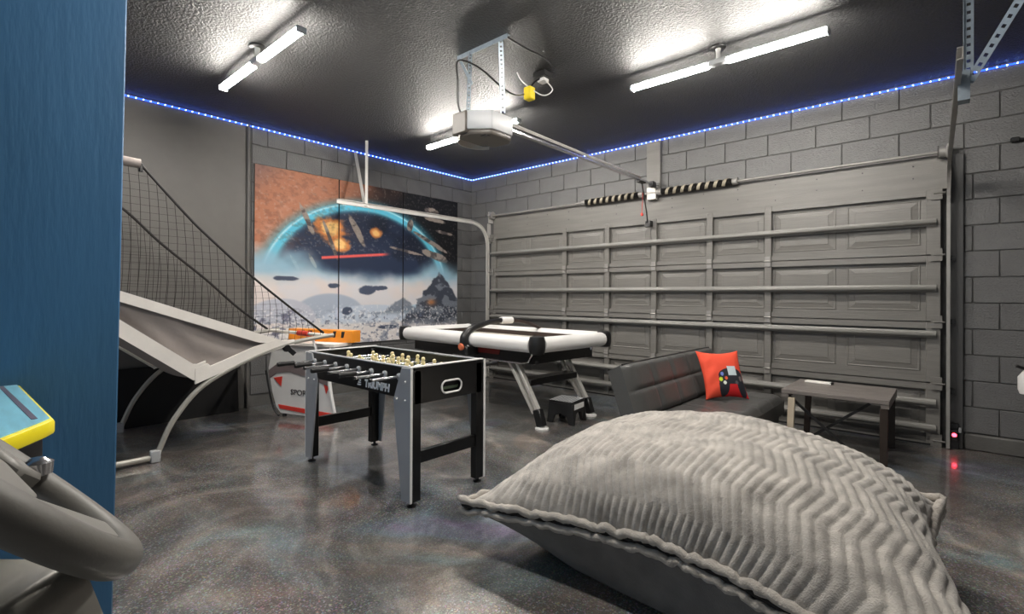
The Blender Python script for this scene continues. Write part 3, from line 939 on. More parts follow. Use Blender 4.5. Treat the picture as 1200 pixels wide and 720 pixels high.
# legs: black L-shaped post with tapered silver face and white edge
for sx in (0, 1):
    for sy in (0, 1):
        X = fx1 if sx else fx0
        dx = -1 if sx else 1
        Y = fy0 if sy == 0 else fy1
        dy = 1 if sy == 0 else -1
        # black post along the end
        lg = G().box(min(X, X+dx*0.05), max(X, X+dx*0.05), min(Y+dy*0.012, Y+dy*0.075), max(Y+dy*0.012, Y+dy*0.075), 0.03, zt-0.02).build('leg', M['black_lam'], fb, bevel=0.002)
        prof = [(X, 0.03), (X, zt-0.002), (X+dx*0.085, zt-0.006), (X+dx*0.160, 0.59), (X+dx*0.150, 0.50), (X+dx*0.080, 0.03)]
        G().prism(prof, 1, min(Y, Y+dy*0.012), max(Y, Y+dy*0.012)).build('leg_face', M['silver'], lg, bevel=0.002, label='tapered silver face')
        G().box(min(X, X+dx*-0.004), max(X, X+dx*-0.004), min(Y-dy*0.002, Y+dy*0.013), max(Y-dy*0.002, Y+dy*0.013), 0.03, zt).build('edge_trim', M['white_plastic'], lg)
        G().lathe([(0.026, 0.0), (0.028, 0.006), (0.012, 0.012), (0.008, 0.035)], 14, Matrix.Translation((X+dx*0.03, Y+dy*0.035, 0))).build('leveler', M['black_plastic'], lg, smooth=True)
        g = G()
        yy = Y-dy*0.001
        for a, b in ((0.045, 0.70), (0.045, 0.595), (0.125, 0.595)):
            g.lathe([(0.007, 0), (0.006, 0.004), (0.003, 0.006)], 8, Matrix.Translation((X+dx*a, yy, b)) @ Matrix.Rotation(PI/2 if dy > 0 else -PI/2, 4, 'X'))
        g.build('bolts', M['white_plastic'], lg, kind='stuff')
for x in (fx0+0.010, fx1-0.038):
    st = G().box(x, x+0.028, fy0+0.07, fy1-0.07, 0.235, 0.305).build('stretcher', M['black_lam'], fb, bevel=0.002)
# rods with handles and players
counts = [1, 2, 3, 5, 5, 3, 2, 1]
for i in range(8):
    x = fx0+0.115+i*(fx1-fx0-0.23)/7
    mine = i in (0, 1, 3, 5)      # handles towards the camera side
    zr = 0.722
    ext = [0.02, -0.03, 0.05, 0.0, 0.04, -0.02, 0.03, 0.01][i]
    if mine:
        ya, yb_ = fy0-0.23-ext, fy1+0.06
    else:
        ya, yb_ = fy0-0.17-ext*0.5, fy1+0.23
    rd = G().tube([(x, ya, zr), (x, yb_, zr)], 0.0085, 10).build('rod', M['steel'], fb, smooth=True)
    if mine:
        m = Matrix.Translation((x, ya, zr)) @ Matrix.Rotation(PI/2, 4, 'X')
        G().lathe([(0.010, -0.115), (0.016, -0.11), (0.014, -0.06), (0.017, -0.01), (0.014, 0.0), (0.006, 0.002)], 12, m).build('handle', M['black_plastic'], rd, smooth=True)
    else:
        m = Matrix.Translation((x, yb_, zr)) @ Matrix.Rotation(-PI/2, 4, 'X')
        G().lathe([(0.010, -0.115), (0.016, -0.11), (0.014, -0.06), (0.017, -0.01), (0.014, 0.0), (0.006, 0.002)], 12, m).build('handle', M['black_plastic'], rd, smooth=True)
        G().lathe([(0.010, 0), (0.011, 0.012), (0.006, 0.016)], 10, Matrix.Translation((x, ya, zr)) @ Matrix.Rotation(PI/2, 4, 'X')).build('rod_cap', M['black_plastic'], rd, smooth=True)
    G().lathe([(0.019, 0), (0.019, 0.010), (0.013, 0.014)], 14, Matrix.Translation((x, fy0+0.012, zr)) @ Matrix.Rotation(PI/2, 4, 'X')).build('bushing', M['grey_plastic'], rd, smooth=True)
    n = counts[i]
    tilt = random.uniform(-0.15, 0.15)
    for k in range(n):
        y = (fy0+fy1)/2+(k-(n-1)/2)*(0.40/max(n, 2.2))+0.012*((i*7) % 5-2)
        m = Matrix.Translation((x, y, zr)) @ Matrix.Rotation(tilt, 4, 'Y') @ Matrix.Scale(0.86, 4)
        p = G()
        p.lathe([(0.006, 0.030), (0.013, 0.034), (0.016, 0.044), (0.013, 0.056), (0.005, 0.061)], 10, m)
        p.lathe([(0.010, -0.075), (0.012, -0.060), (0.010, -0.035), (0.014, -0.012), (0.019, 0.012), (0.015, 0.026), (0.006, 0.031)], 10, m)
        p.box(-0.012, 0.014, -0.012, 0.012, -0.078, -0.062, m)
        p.build('player', M['cream'] if i % 2 or i > 4 else M['cream'], rd, smooth=True)
# lettering on the front
mt_ = Matrix.Translation((2.940, fy0+0.0105, 0.640)) @ Matrix.Rotation(PI/2, 4, 'X')
text_mesh('lettering', 'TRIUMPH', 0.062, M['text_white'], fs_, mt_, 0.0012, 0.12, 1.0, 0.0030)
mt_ = Matrix.Translation((2.790, fy0+0.0105, 0.640)) @ Matrix.Rotation(PI/2, 4, 'X')
g = G()
for k in range(3):
    a, b = 2.725, 2.769
    z = 0.622+k*0.014
    g.add([(a+0.010*k, fy0+0.0105, z), (b, fy0+0.0105, z), (b+0.004, fy0+0.0105, z+0.009), (a+0.010*k+0.006, fy0+0.0105, z+0.009)], [(0, 1, 2, 3)])
g.build('emblem', M['text_white'], fs_, recalc=False)

# ------------------------------------------------------------------ air hockey table (local: long axis X, near right corner at origin)
AHX, AHY, AHR = 2.83, -1.93, math.radians(-3.0)
AL, AW, AZ = 2.02, 1.02, 0.755
ah = thing('air_hockey_table', 'air hockey table with white rounded rails and angled silver legs', 'air hockey table', (AHX, AHY, 0), AHR)
R_ = 0.070
def rail(p, q):
    p, q = Vector(p), Vector(q)
    d = (q-p).normalized()
    g = G().tube([p+d*0.05, q-d*0.05], R_, 20)
    g.build('rail', M['white_plastic'], ah, smooth=True)
A, B, C_, D = (0, 0, AZ), (0, AW, AZ), (-AL, AW, AZ), (-AL, 0, AZ)
rail(A, B); rail(B, C_); rail(C_, D); rail(D, A)
for p in (A, B, C_, D):
    cx, cy = p[0], p[1]
    G().lathe([(0.030, -0.082), (0.064, -0.074), (0.073, -0.04), (0.075, 0.0), (0.073, 0.04), (0.064, 0.074), (0.030, 0.082)], 20, Matrix.Translation(p)).build('corner_cap', M['black_plastic'], ah, smooth=True)
G().box(-AL+0.05, -0.05, 0.05, AW-0.05, AZ-0.05, AZ-0.02).build('play_surface', M['air_surface'], ah)
for a in ((-AL+0.04, -0.04, 0.04, 0.075), (-AL+0.04, -0.04, AW-0.075, AW-0.04)):
    G().box(a[0], a[1], a[2], a[3], AZ-0.02, AZ+0.028).build('inner_rail', M['brown'], ah)
for a in ((-AL+0.04, -AL+0.075, 0.075, AW-0.075), (-0.075, -0.04, 0.075, AW-0.075)):
    G().box(a[0], a[1], a[2], a[3], AZ-0.02, AZ+0.028).build('inner_rail', M['brown'], ah)
# apron below the rails, with maroon inset
for y in (0.045, AW-0.065):
    G().prism([(-AL+0.12, AZ-0.05), (-0.08, AZ-0.05), (-0.14, AZ-0.165), (-0.22, AZ-0.185), (-AL+0.30, AZ-0.185)], 1, y, y+0.02).build('apron', M['black_lam'], ah, bevel=0.003)
G().prism([(-0.84, AZ-0.068), (-0.50, AZ-0.068), (-0.52, AZ-0.125), (-0.82, AZ-0.125)], 1, 0.036, 0.0455).build('inset_panel', M['maroon'], ah, label='maroon inset panel')
G().tube([(-1.2, 0.040, AZ-0.182), (-0.22, 0.040, AZ-0.182), (-0.14, 0.040, AZ-0.163), (-0.075, 0.040, AZ-0.06)], 0.007, 6).build('apron_trim', M['chrome'], ah)
G().box(-AL+0.10, -0.10, 0.06, AW-0.06, AZ-0.18, AZ-0.05).build('underside_box', M['black_lam'], ah)
# A-legs at both ends: two bars each with black boot and round pad
for ex, sgn in ((-0.05, 1), (-AL+0.05, -1)):
    for yy in (0.115, AW-0.175):
        xb = ex+0.02*sgn
        lg = thing  # placeholder, leg pieces are meshes
        g = G()
        for k in (0, 1):
            top = (ex-0.40*sgn+0.095*sgn*k, yy, AZ-0.17)
            bot = (ex-0.075*sgn+0.060*sgn*k, yy, 0.13)
            g.bar(top, bot, 0.045, 0.034, (1, 0, 0))
        leg = g.build('leg', M['leg_silver'], ah, bevel=0.003)
        g = G()
        g.bar((ex-0.04*sgn, yy, 0.17), (ex+0.01*sgn, yy, 0.022), 0.062, 0.085, (1, 0, 0))
        g.build('boot', M['black_plastic'], leg, bevel=0.008)
        G().lathe([(0.062, 0.0), (0.062, 0.012), (0.050, 0.020), (0.0, 0.022)], 20, Matrix.Translation((ex+0.012*sgn, yy, 0)), cap=True).build('pad', M['white_plastic'], leg, smooth=True)
        G().box(min(ex-0.44*sgn, ex-0.05*sgn), max(ex-0.44*sgn, ex-0.05*sgn), yy-0.03, yy+0.03, AZ-0.185, AZ-0.15).build('leg_bracket', M['chrome'], leg, bevel=0.003)
    G().box(min(ex-0.28*sgn, ex-0.14*sgn), max(ex-0.28*sgn, ex-0.14*sgn), 0.13, AW-0.19, 0.36, 0.42).build('cross_panel', M['black_lam'], ah, bevel=0.004)
    G().box(min(ex-0.09*sgn, ex-0.13*sgn), max(ex-0.09*sgn, ex-0.13*sgn), 0.10, AW-0.16, AZ-0.17, AZ-0.145).build('cross_bar', M['chrome'], ah, bevel=0.004)
# knob on the end rail
G().lathe([(0.016, 0), (0.020, 0.02), (0.012, 0.035)], 12, Matrix.Translation((0.02, AW-0.25, AZ-0.09))).build('bolt', M['chrome'], ah, smooth=True)
# overhead scoring arm, from the middle of the near rail across
g = G()
pth = spline([(-0.86, -0.085, AZ-0.10), (-0.86, -0.095, AZ+0.02), (-0.86, -0.02, AZ+0.095), (-0.86, 0.10, AZ+0.13), (-0.86, 0.26, AZ+0.165), (-0.86, 0.42, AZ+0.175)], 6)
vs = []
armg = G()
for i in range(len(pth)-1):
    pass
armg.tube(pth, [0.050-0.024*min(1, i/len(pth)*1.4) for i in range(len(pth))], 12)
arm = armg.build('score_arm', M['black_plastic'], ah, smooth=True)
G().tube([(-0.86, 0.40, AZ+0.175), (-0.86, 0.56, AZ+0.172)], 0.036, 14).build('score_display', M['white_plastic'], arm, smooth=True)
G().tube(spline([(-0.86, 0.55, AZ+0.170), (-0.86, 0.75, AZ+0.145), (-0.86, AW-0.10, AZ+0.10), (-0.86, AW+0.02, AZ+0.06)], 5), 0.018, 10).build('far_arm', M['brown'], arm, smooth=True)
G().lathe([(0.0, 0.0), (0.034, 0.0), (0.036, 0.015), (0.028, 0.026), (0.0, 0.03)], 16, Matrix.Translation((-0.86, -0.125, AZ-0.065)) @ Matrix.Rotation(PI/2, 4, 'X')).build('knob', M['copper'], arm, smooth=True, label='orange round knob')
G().box(-0.92, -0.80, -0.12, 0.04, AZ-0.15, AZ-0.05).build('arm_base', M['black_plastic'], ah, bevel=0.015)

# ------------------------------------------------------------------ folding step stool
st = thing('step_stool', 'small black folding step stool with studded top under the air hockey table', 'step stool', (2.79, -1.42, 0), math.radians(8))
G().box(-0.125, 0.125, -0.135, 0.135, 0.195, 0.212).build('top', M['black_plastic'], st, bevel=0.006)
g = G()
for i in range(9):
    for j in range(10):
        g.lathe([(0.008, 0.212), (0.006, 0.2145)], 6, Matrix.Translation((-0.11+i*0.0275, -0.122+j*0.027, 0)))
g.build('grip_dots', M['text_white'], st, kind='stuff')
for s in (-1, 1):
    y = s*0.122
    g = G()
    # side leg board with an arched cut-out, made as three pieces of one profile
    prof = [(-0.12, 0.195), (-0.145, 0.0), (-0.085, 0.0), (-0.06, 0.075), (0.0, 0.095), (0.06, 0.075), (0.085, 0.0), (0.145, 0.0), (0.12, 0.195)]
    g.prism(prof, 1, y-0.012, y+0.012)
    g.build('side_leg', M['black_plastic'], st, bevel=0.004)
for s in (-1, 1):
    x = s*0.118
    g = G()
    prof = [(-0.115, 0.193), (-0.13, 0.012), (-0.08, 0.012), (-0.055, 0.09), (0.0, 0.11), (0.055, 0.09), (0.08, 0.012), (0.13, 0.012), (0.115, 0.193)]
    g.prism(prof, 0, x-0.008, x+0.008)
    fp = g.build('front_panel', M['black_plastic'], st, bevel=0.003)
    if s == 1:
        G().box(x+0.009, x+0.011, -0.10, 0.10, 0.135, 0.185).build('label_strip', M['white_plastic'], fp, label='white strip')

# ------------------------------------------------------------------ basketball game (folding, two shooters)
bg = thing('basketball_game', 'folding basketball arcade game with grey canvas ramp, dark net and bent tube frame', 'arcade game', (0.76, -4.2, 0), local=False)
XN, XF = 1.32, 0.21
def ln(p, q, t):
    return Vector(p)*(1-t)+Vector(q)*t
tube_n = spline([(XN, -4.335, 0.02), (XN, -4.31, 0.10), (XN, -4.223, 0.291), (XN, -4.044, 0.501), (XN, -3.731, 0.664), (XN, -3.427, 0.765), (XN, -3.15, 0.808), (XN, -3.0, 0.822)], 6)
G().tube(tube_n, 0.0185, 12).build('side_tube', M['tube'], bg, smooth=True)
tube_f = [Vector((XF, p.y, p.z)) for p in tube_n]
G().tube(tube_f, 0.0185, 12).build('side_tube', M['tube'], bg, smooth=True)
for x in (XN, XF):
    G().tube([(x, -4.34, 0.035), (x, -5.25, 0.035)], 0.020, 12).build('base_tube', M['tube'], bg, smooth=True)
    G().box(x-0.026, x+0.026, -4.372, -4.312, 0.0, 0.085).build('corner_joint', M['grey_plastic'], bg, bevel=0.006)
    G().tube([(x, -5.22, 0.03), (x, -5.05, 1.2), (x, -4.95, 2.12)], 0.0185, 12).build('back_post', M['tube'], bg, smooth=True)
    G().tube([(x, -5.0, 2.11), (x, -4.44, 2.085)], 0.032, 12).build('net_arm', M['canvas_grey'], bg, smooth=True)
    G().tube([(x, -4.455, 2.086), (x, -4.435, 2.085), (x, -4.435, 2.03)], 0.014, 8).build('arm_cap', M['black_plastic'], bg, smooth=True)
G().tube([(XN, -4.97, 2.10), (XF, -4.97, 2.10)], 0.0185, 10).build('top_tube', M['tube'], bg, smooth=True)
G().tube([(XN, -5.22, 0.03), (XF, -5.22, 0.03)], 0.0185, 10).build('rear_tube', M['tube'], bg, smooth=True)
G().box(XF+0.02, XN-0.02, -5.02, -4.995, 1.55, 2.15).build('backboard', M['white_plastic'], bg, bevel=0.004)
for x in (0.5, 1.03):
    ring = [(x+0.11*math.cos(a), -4.86+0.11*math.sin(a), 1.70) for a in [2*PI*k/24 for k in range(24)]]
    G().tube(ring, 0.007, 8, closed=True).build('hoop', M['red'], bg, smooth=True)
# front bar of the net with red pad
G().tube([(XF, -3.08, 0.812), (XN, -3.06, 0.822)], 0.016, 10).build('front_bar', M['canvas_white'], bg, smooth=True)
G().tube([(0.80, -3.07, 0.817), (1.0, -3.066, 0.819)], 0.026, 12).build('red_pad', M['red'], bg, smooth=True, label='red foam pad')
# canvas: near and far side panels with white hems, ramp slung between their lower edges
def lerp_pts(pts, y):
    for (a, za), (b, zb_) in zip(pts, pts[1:]):
        if a <= y <= b:
            t = (y-a)/(b-a)
            return za*(1-t)+zb_*t
    return pts[-1][1] if y > pts[0][0] else pts[0][1]
TOP = [(-5.0, 1.372), (-4.571, 1.211), (-3.46, 0.796), (-3.20, 0.812), (-3.0, 0.83)]
BOT = [(-5.0, 1.256), (-4.57, 0.914), (-4.10, 0.545), (-3.90, 0.620), (-3.70, 0.700), (-3.43, 0.778), (-3.2, 0.806)]
topz_ = lambda y: lerp_pts(TOP, y)
botz_ = lambda y: lerp_pts(BOT, y)
for X, sgn in ((XN, 1), (XF, 1)):
    def side(u, v):
        y = -5.0+1.56*u
        b, t = botz_(y), max(topz_(y), botz_(y)+0.004)
        fold = 0.012*math.sin(9*u+6*v)*math.sin(PI*v)+0.010*math.sin(23*(u+0.5*v))*math.sin(PI*v)
        return (X-0.004+fold-0.03*math.sin(PI*v)*min(1, (t-b)/0.2), y, b+(t-b)*v)
    sp_ = G().sheet(side, 60, 14, 0.003, (1, 0, 0)).build('side_panel', M['canvas_grey'], bg, smooth=True, angle=60)
    def hem(f0, f1, ya, yb, name, dx=0.0):
        def fn(u, v):
            y = ya+(yb-ya)*v
            return (X+0.012+dx, y, f0(y)*(1-u)+f1(y)*u)
        G().sheet(fn, 2, 36, 0.022, (1, 0, 0)).build(name, M['canvas_white'], sp_, smooth=True, angle=50)
    hem(lambda y: topz_(y)-0.070*min(1, max(0.25, (-3.40-y)/0.25)), lambda y: topz_(y)+0.004, -5.0, -3.42, 'top_hem', 0.002)
    hem(lambda y: botz_(y)-0.004, lambda y: min(botz_(y)+0.115, topz_(y)-0.06), -5.0, -4.03, 'bottom_hem')
    hem(lambda y: botz_(y)-0.026, lambda y: min(botz_(y)+0.060+0.03*(y+4.1 < 0.1), topz_(y)+0.002), -4.10, -3.36, 'front_hem', 0.004)
def ramp(u, v):
    y = -5.0+1.62*v
    sag = 0.03*math.sin(PI*u)
    return (XN-0.012+(XF-XN+0.030)*u, y, botz_(y)+0.012-sag)
G().sheet(ramp, 20, 44, 0.004, (0, 0, 1)).build('ramp', M['canvas_grey'], bg, smooth=True, angle=60)
G().tube([(XF+0.02, y, botz_(y)-0.012) for y in (-5.0, -4.57, -4.10)]+[(XF+0.10, -4.06, 0.55)], 0.010, 6).build('ramp_edge', M['canvas_white'], bg, smooth=True)
# net cords and nets
cordA = [(XN, -4.435, 2.08), (XN, -4.15, 1.755), (XN, -3.982, 1.588), (XN, -3.7, 1.33), (XN, -3.4, 1.085), (XN, -3.09, 0.845)]
cordB = [(XF, -4.70, 2.09), (XF, -4.366, 1.945), (XF, -4.05, 1.64), (XF, -3.697, 1.333), (XF, -3.4, 1.05), (XF, -3.12, 0.83)]
sA, sB = spline(cordA, 6), spline(cordB, 6)
G().tube(sA, 0.0095, 8).build('net_cord', M['cord'], bg, smooth=True)
G().tube(sB, 0.0115, 8).build('net_cord', M['cord'], bg, smooth=True)
def net(x, top, uu):
    P = [(-5.02, 2.11)]+[(p.y, p.z) for p in top]
    def topz(y):
        for (a, za), (b, zb_) in zip(P, P[1:]):
            if a <= y <= b:
                t = (y-a)/(b-a+1e-9)
                return za*(1-t)+zb_*t
        return P[-1][1]
    g = G()
    y0, y1 = -5.0, -3.14
    botz = lambda y: min(topz_(y)-0.01, topz(y)-0.005)
    n = 34
    ys = [y0+(y1-y0)*i/n for i in range(n+1)]
    for y in ys:
        b, t = botz(y), topz(y)
        if t-b > 0.03:
            g.tube([(x+0.006*math.sin(k*2.1+y*9), y+0.02*math.sin(PI*k/6), b+(t-b)*k/6) for k in range(7)], 0.0019, 3, cap=False)
    for k in range(1, 30):
        z = 0.72+k*0.050
        seg = []
        for y in ys:
            if botz(y) < z-0.02*math.sin(PI*(y-y0)/(y1-y0)) < topz(y):
                seg.append((x, y, z-0.02*math.sin(PI*(y-y0)/(y1-y0))))
        if len(seg) > 2:
            g.tube(seg, 0.0011, 3, cap=False)
    return g
net(XN, sA, 0).build('net', M['net'], bg, kind='stuff')
net(XF, sB, 1).build('net', M['net'], bg, kind='stuff')
G().lathe([(0.028, -0.02), (0.034, 0), (0.028, 0.02)], 12, Matrix.Translation((XN, -3.42, 0.735)) @ Matrix.Rotation(PI/2, 4, 'Y')).build('tube_clamp', M['black_plastic'], bg, smooth=True)
G().bar((XN, -3.41, 0.735), (XN+0.02, -3.36, 0.68), 0.03, 0.04).build('clamp_lever', M['black_plastic'], bg, bevel=0.004)

# black board added against the wall to fill the dark area below the game
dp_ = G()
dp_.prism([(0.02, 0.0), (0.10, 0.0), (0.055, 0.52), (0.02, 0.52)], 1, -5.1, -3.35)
tag(dp_.build('black_board', M['dark_panel'], bevel=0.004), 'black board added against the wall to fill the dark area under the canvas ramp', 'board')

# ------------------------------------------------------------------ white sports game behind
wg = thing('sports_game', 'white sports game with orange top, red corner trims and grey curved band', 'arcade game', (0.85, -2.9, 0), local=False)
def WP(a, z, d=0.0):      # a along the panel (0 left .. 1 right)
    return Vector((0.50+0.74*a, -3.20+0.26*a, z)) + Vector((0.33, -0.94, 0))*d
def wpanel(poly, d0, d1, name, m, label=None):
    g = G()
    n = len(poly)
    vs = [WP(a, z, d0) for a, z in poly]+[WP(a, z, d1) for a, z in poly]
    fs = [tuple(range(n)), tuple(range(2*n-1, n-1, -1))]+[(i, i+n, (i+1) % n+n, (i+1) % n) for i in range(n)]
    return g.add(vs, fs).build(name, m, wg, bevel=0.003, label=label)
wpanel([(0.16, 0.03), (0.95, 0.03), (1.0, 0.10), (0.93, 0.40), (0.92, 0.70), (0.02, 0.70), (-0.05, 0.46), (0.02, 0.22), (0.08, 0.09)], -0.02, 0.0, 'side_panel', M['white_plastic'])
wpanel([(-0.04, 0.44), (0.08, 0.50), (0.30, 0.52), (0.60, 0.475), (0.92, 0.40), (0.92, 0.33), (0.60, 0.40), (0.30, 0.44), (0.10, 0.42), (-0.02, 0.36)], 0.0, 0.008, 'grey_band', M['fig_grey'])
wpanel([(0.04, 0.37), (0.19, 0.39), (0.17, 0.29)], 0.0, 0.007, 'corner_trim', M['red'])
wpanel([(0.84, 0.36), (0.93, 0.33), (0.88, 0.26)], 0.0, 0.007, 'corner_trim', M['red'])
wpanel([(0.12, 0.115), (0.98, 0.085), (1.0, 0.05), (0.97, 0.035), (0.15, 0.075)], 0.0, 0.007, 'base_stripe', M['red'])
wpanel([(0.02, 0.70), (1.02, 0.70), (1.02, 0.73), (0.02, 0.73)], -0.22, 0.03, 'top_shelf', M['canvas_white'])
wpanel([(0.08, 0.73), (1.10, 0.73), (1.10, 0.845), (0.08, 0.845)], -0.27, -0.15, 'orange_box', M['orange'], 'orange box top')
for a in (0.30, 0.42, 0.60, 0.80, 0.93):
    wpanel([(a, 0.775), (a+0.04, 0.775), (a+0.06, 0.835), (a+0.01, 0.835)], -0.15, -0.144, 'box_mark', M['black_plastic'])
G().tube([WP(0.95, 0.66, 0.02), WP(0.97, 0.36, 0.04), WP(1.10, 0.02, 0.06)], 0.016, 10).build('leg', M['white_plastic'], wg, smooth=True)
G().tube([WP(0.70, 0.78, 0.03), WP(0.80, 0.62, 0.04)], 0.012, 8).build('handle', M['white_plastic'], wg, smooth=True)
G().tube(spline([WP(-0.06, 0.44, 0.02), WP(0.0, 0.24, 0.02), WP(0.07, 0.08, 0.02), WP(0.16, 0.012, 0.02)], 5), 0.010, 8).build('leg', M['black_steel'], wg, smooth=True)
for a in (0.2, 0.9):
    G().lathe([(0.02, 0), (0.02, 0.03)], 10, Matrix.Translation(WP(a, 0, -0.02))).build('foot', M['black_plastic'], wg)
ax = Vector((0.74, 0.26, 0)).normalized()
mt_ = Matrix.Translation(WP(0.52, 0.245, 0.004)) @ Matrix((( ax.x, 0, ax.y, 0), (ax.y, 0, -ax.x, 0), (0, 1, 0, 0), (0, 0, 0, 1)))
text_mesh('lettering', 'SPORTC', 0.075, M['text_dark'], wg, mt_, 0.002, 0, 1.1)

# ------------------------------------------------------------------ futon sofa (faces +x)
sf = thing('futon_sofa', 'dark grey tufted futon sofa beside the garage door', 'sofa', (4.13, -1.4, 0), local=False)
SY0, SY1 = -2.25, -0.60
def cushion(u0, u1, v0, v1, fn, nu, nv, tu, tv, amp):
    """tufted face as a grid; fn(u,v,h) -> point"""
    g = G()
    def pt(a, b):
        h = 1.0
        e = min(a, 1-a)*nu_, min(b, 1-b)*nv_
        # edge rounding
        for q in e:
            if q < 1: h *= math.sqrt(max(0, 1-(1-q)**2))
        # seams
        s1 = abs(math.sin(PI*a*tu)); s2 = abs(math.sin(PI*b*tv))
        tuft = min(1, (s1*2.2))**0.6*0.5+min(1, (s2*2.2))**0.6*0.5
        return fn(a, b, h*(1-amp)+amp*h*tuft)
    nu_, nv_ = 14, 8
    return g.grid(pt, nu, nv)
# seat: box with tufted top
SX0, SX1 = 3.93, 4.46
def seat_top(a, b, h):
    return (SX0+(SX1-SX0)*b, SY0+(SY1-SY0)*a, 0.30+0.065*h)
g = cushion(0, 1, 0, 1, seat_top, 80, 30, 5, 2, 0.35)
g.box(SX0, SX1, SY0, SY1, 0.195, 0.300)
g.build('seat', M['leather'], sf, smooth=True, angle=50)
# backrest leaning back; front face tufted
bl = Vector((3.945, 0, 0.34)); tl = Vector((3.815, 0, 0.71))
nrm = Vector((0.36, 0, 0.19)).normalized()
def back_face(a, b, h):
    p = bl.lerp(tl, b) + nrm*(0.062*h)
    return (p.x, SY0+(SY1-SY0)*a, p.z)
g = cushion(0, 1, 0, 1, back_face, 80, 36, 5, 2, 0.50)
pb = [bl, tl, tl-nrm*0.11, bl-nrm*0.11]
g.prism([(p.x, p.z) for p in pb], 1, SY0, SY1)
g.build('backrest', M['leather'], sf, smooth=True, angle=50)
G().tube([(tl.x+0.01, SY0+0.01, tl.z+0.005), (tl.x+0.01, SY1-0.01, tl.z+0.005)], 0.006, 6).build('piping', M['cord'], sf)
G().box(SX0-0.10, SX1-0.03, SY0+0.04, SY1-0.04, 0.12, 0.195).build('base_frame', M['black_lam'], sf, bevel=0.006)
for x in (SX0-0.04, SX1-0.09):
    for y in (SY0+0.1, SY1-0.12):
        G().lathe([(0.018, 0), (0.026, 0.12)], 12, Matrix.Translation((x, y, 0))).build('leg', M['black_plastic'], sf, smooth=True)

# red cushion with a printed game controller
cu = thing('throw_cushion', 'red orange throw cushion with printed black gamepad on the sofa', 'cushion', (4.135, -1.17, 0.368), 0, local=True)
nu, nv = 90, 90
cs = 0.20
fwd = Vector((0.72, -0.69, 0.38)).normalized()
right = Vector((0.69, 0.72, 0)).normalized()
upc = fwd.cross(-right).normalized()
if upc.z < 0: upc = -upc
def cush(sgn):
    vs = []; cols = []
    for j in range(nv+1):
        for i in range(nu+1):
            a = -1+2*i/nu; b = -1+2*j/nv
            pin = 1-0.13*(1-b*b)*abs(a)**1.5; pin2 = 1-0.13*(1-a*a)*abs(b)**1.5
            h = ((1-abs(a)**2.4)*(1-abs(b)**2.4))**0.55
            wr = 0.006*math.sin(9*b+5*a*a)*max(0, -a)*h
            p = right*(a*cs*0.90*pin-0.012*b)+upc*(b*cs*pin2)+fwd*(sgn*(0.062*h+wr))
            vs.append(p)
            # print: generic gamepad
            x, y = (a-0.28)/1.5, (b+0.26)/1.5
            body = min((x/0.42)**2+((y-0.10)/0.22)**2, ((abs(x)-0.30+0.10*(y+0.3))/0.16)**2+((y+0.12)/0.38)**2)
            c = (232, 84, 60)
            if b < -0.35 and a > -0.2: c = (214, 40, 44)
            if sgn > 0 and body < 1:
                c = (44, 46, 54)
                for cx, cy, r, cc in ((-0.36, 0.02, 0.055, (210, 235, 60)), (-0.26, -0.08, 0.05, (235, 240, 230)), (-0.30, 0.16, 0.05, (120, 140, 220)), (-0.20, 0.05, 0.045, (220, 90, 60)), (0.30, 0.03, 0.07, (120, 110, 108)), (0.12, -0.08, 0.055, (96, 92, 98))):
                    if (x-cx)**2+(y-cy)**2 < r*r: c = cc
                if -0.10 < x < 0.18 and 0.12 < y < 0.36: c = (205, 220, 226)
            elif sgn > 0 and -0.10 < x < 0.18 and 0.12 < y < 0.38: c = (205, 220, 226)
            cols.append(srgb(*c))
    return vs, cols
M['cushion_print'] = attr_mat('printed_red_fabric', 0.8, bump=0.15, bscale=60)
v1, c1 = cush(1); v2, c2 = cush(-1)
g = G()
K = (nu+1)*(nv+1)
fs = []
for j in range(nv):
    for i in range(nu):
        q = (j*(nu+1)+i, j*(nu+1)+i+1, (j+1)*(nu+1)+i+1, (j+1)*(nu+1)+i)
        fs.append(q); fs.append(tuple(K+k for k in reversed(q)))
mz = min(p.z for p in v1+v2)
g.add([p-Vector((0, 0, mz)) for p in v1+v2], fs)
me = bpy.data.meshes.new('cover'); me.from_pydata([tuple(p) for p in g.v], [], g.f)
at = me.color_attributes.new('Col', 'FLOAT_COLOR', 'POINT')
at.data.foreach_set('color', np.array(c1+c2, dtype=np.float32).ravel())
bm = bmesh.new(); bm.from_mesh(me); bmesh.ops.remove_doubles(bm, verts=bm.verts, dist=1e-5); bmesh.ops.recalc_face_normals(bm, faces=bm.faces); bm.to_mesh(me); bm.free()
me.shade_smooth(); me.materials.append(M['cushion_print'])
mesh_object('cover', me, cu)

# ------------------------------------------------------------------ side table
TX0, TX1, TY0, TY1, TZ = 4.53, 5.205, -1.01, -0.36, 0.47
tb = thing('side_table', 'dark grey wood side table with crossed black metal braces in front of door', 'table', ((TX0+TX1)/2, (TY0+TY1)/2, 0), local=False)
for i in range(4):
    w = (TY1-TY0)/4
    G().box(TX0, TX1, TY0+i*w+0.001, TY0+(i+1)*w-0.001, TZ-0.030, TZ).build('top_board', M['wood_dark'], tb, bevel=0.002)
for x in (TX0, TX1-0.05):
    G().box(x, x+0.05, TY0+0.005, TY1-0.005, TZ-0.06, TZ-0.030).build('apron', M['wood_dark'], tb, bevel=0.002)
G().box(TX1-0.055, TX1-0.010, TY0+0.005, TY0+0.035, 0, TZ-0.06).build('leg', M['wood_leg'], tb, bevel=0.002)
G().box(TX1-0.055, TX1-0.010, TY1-0.035, TY1-0.005, 0, TZ-0.06).build('leg', M['wood_leg'], tb, bevel=0.002)
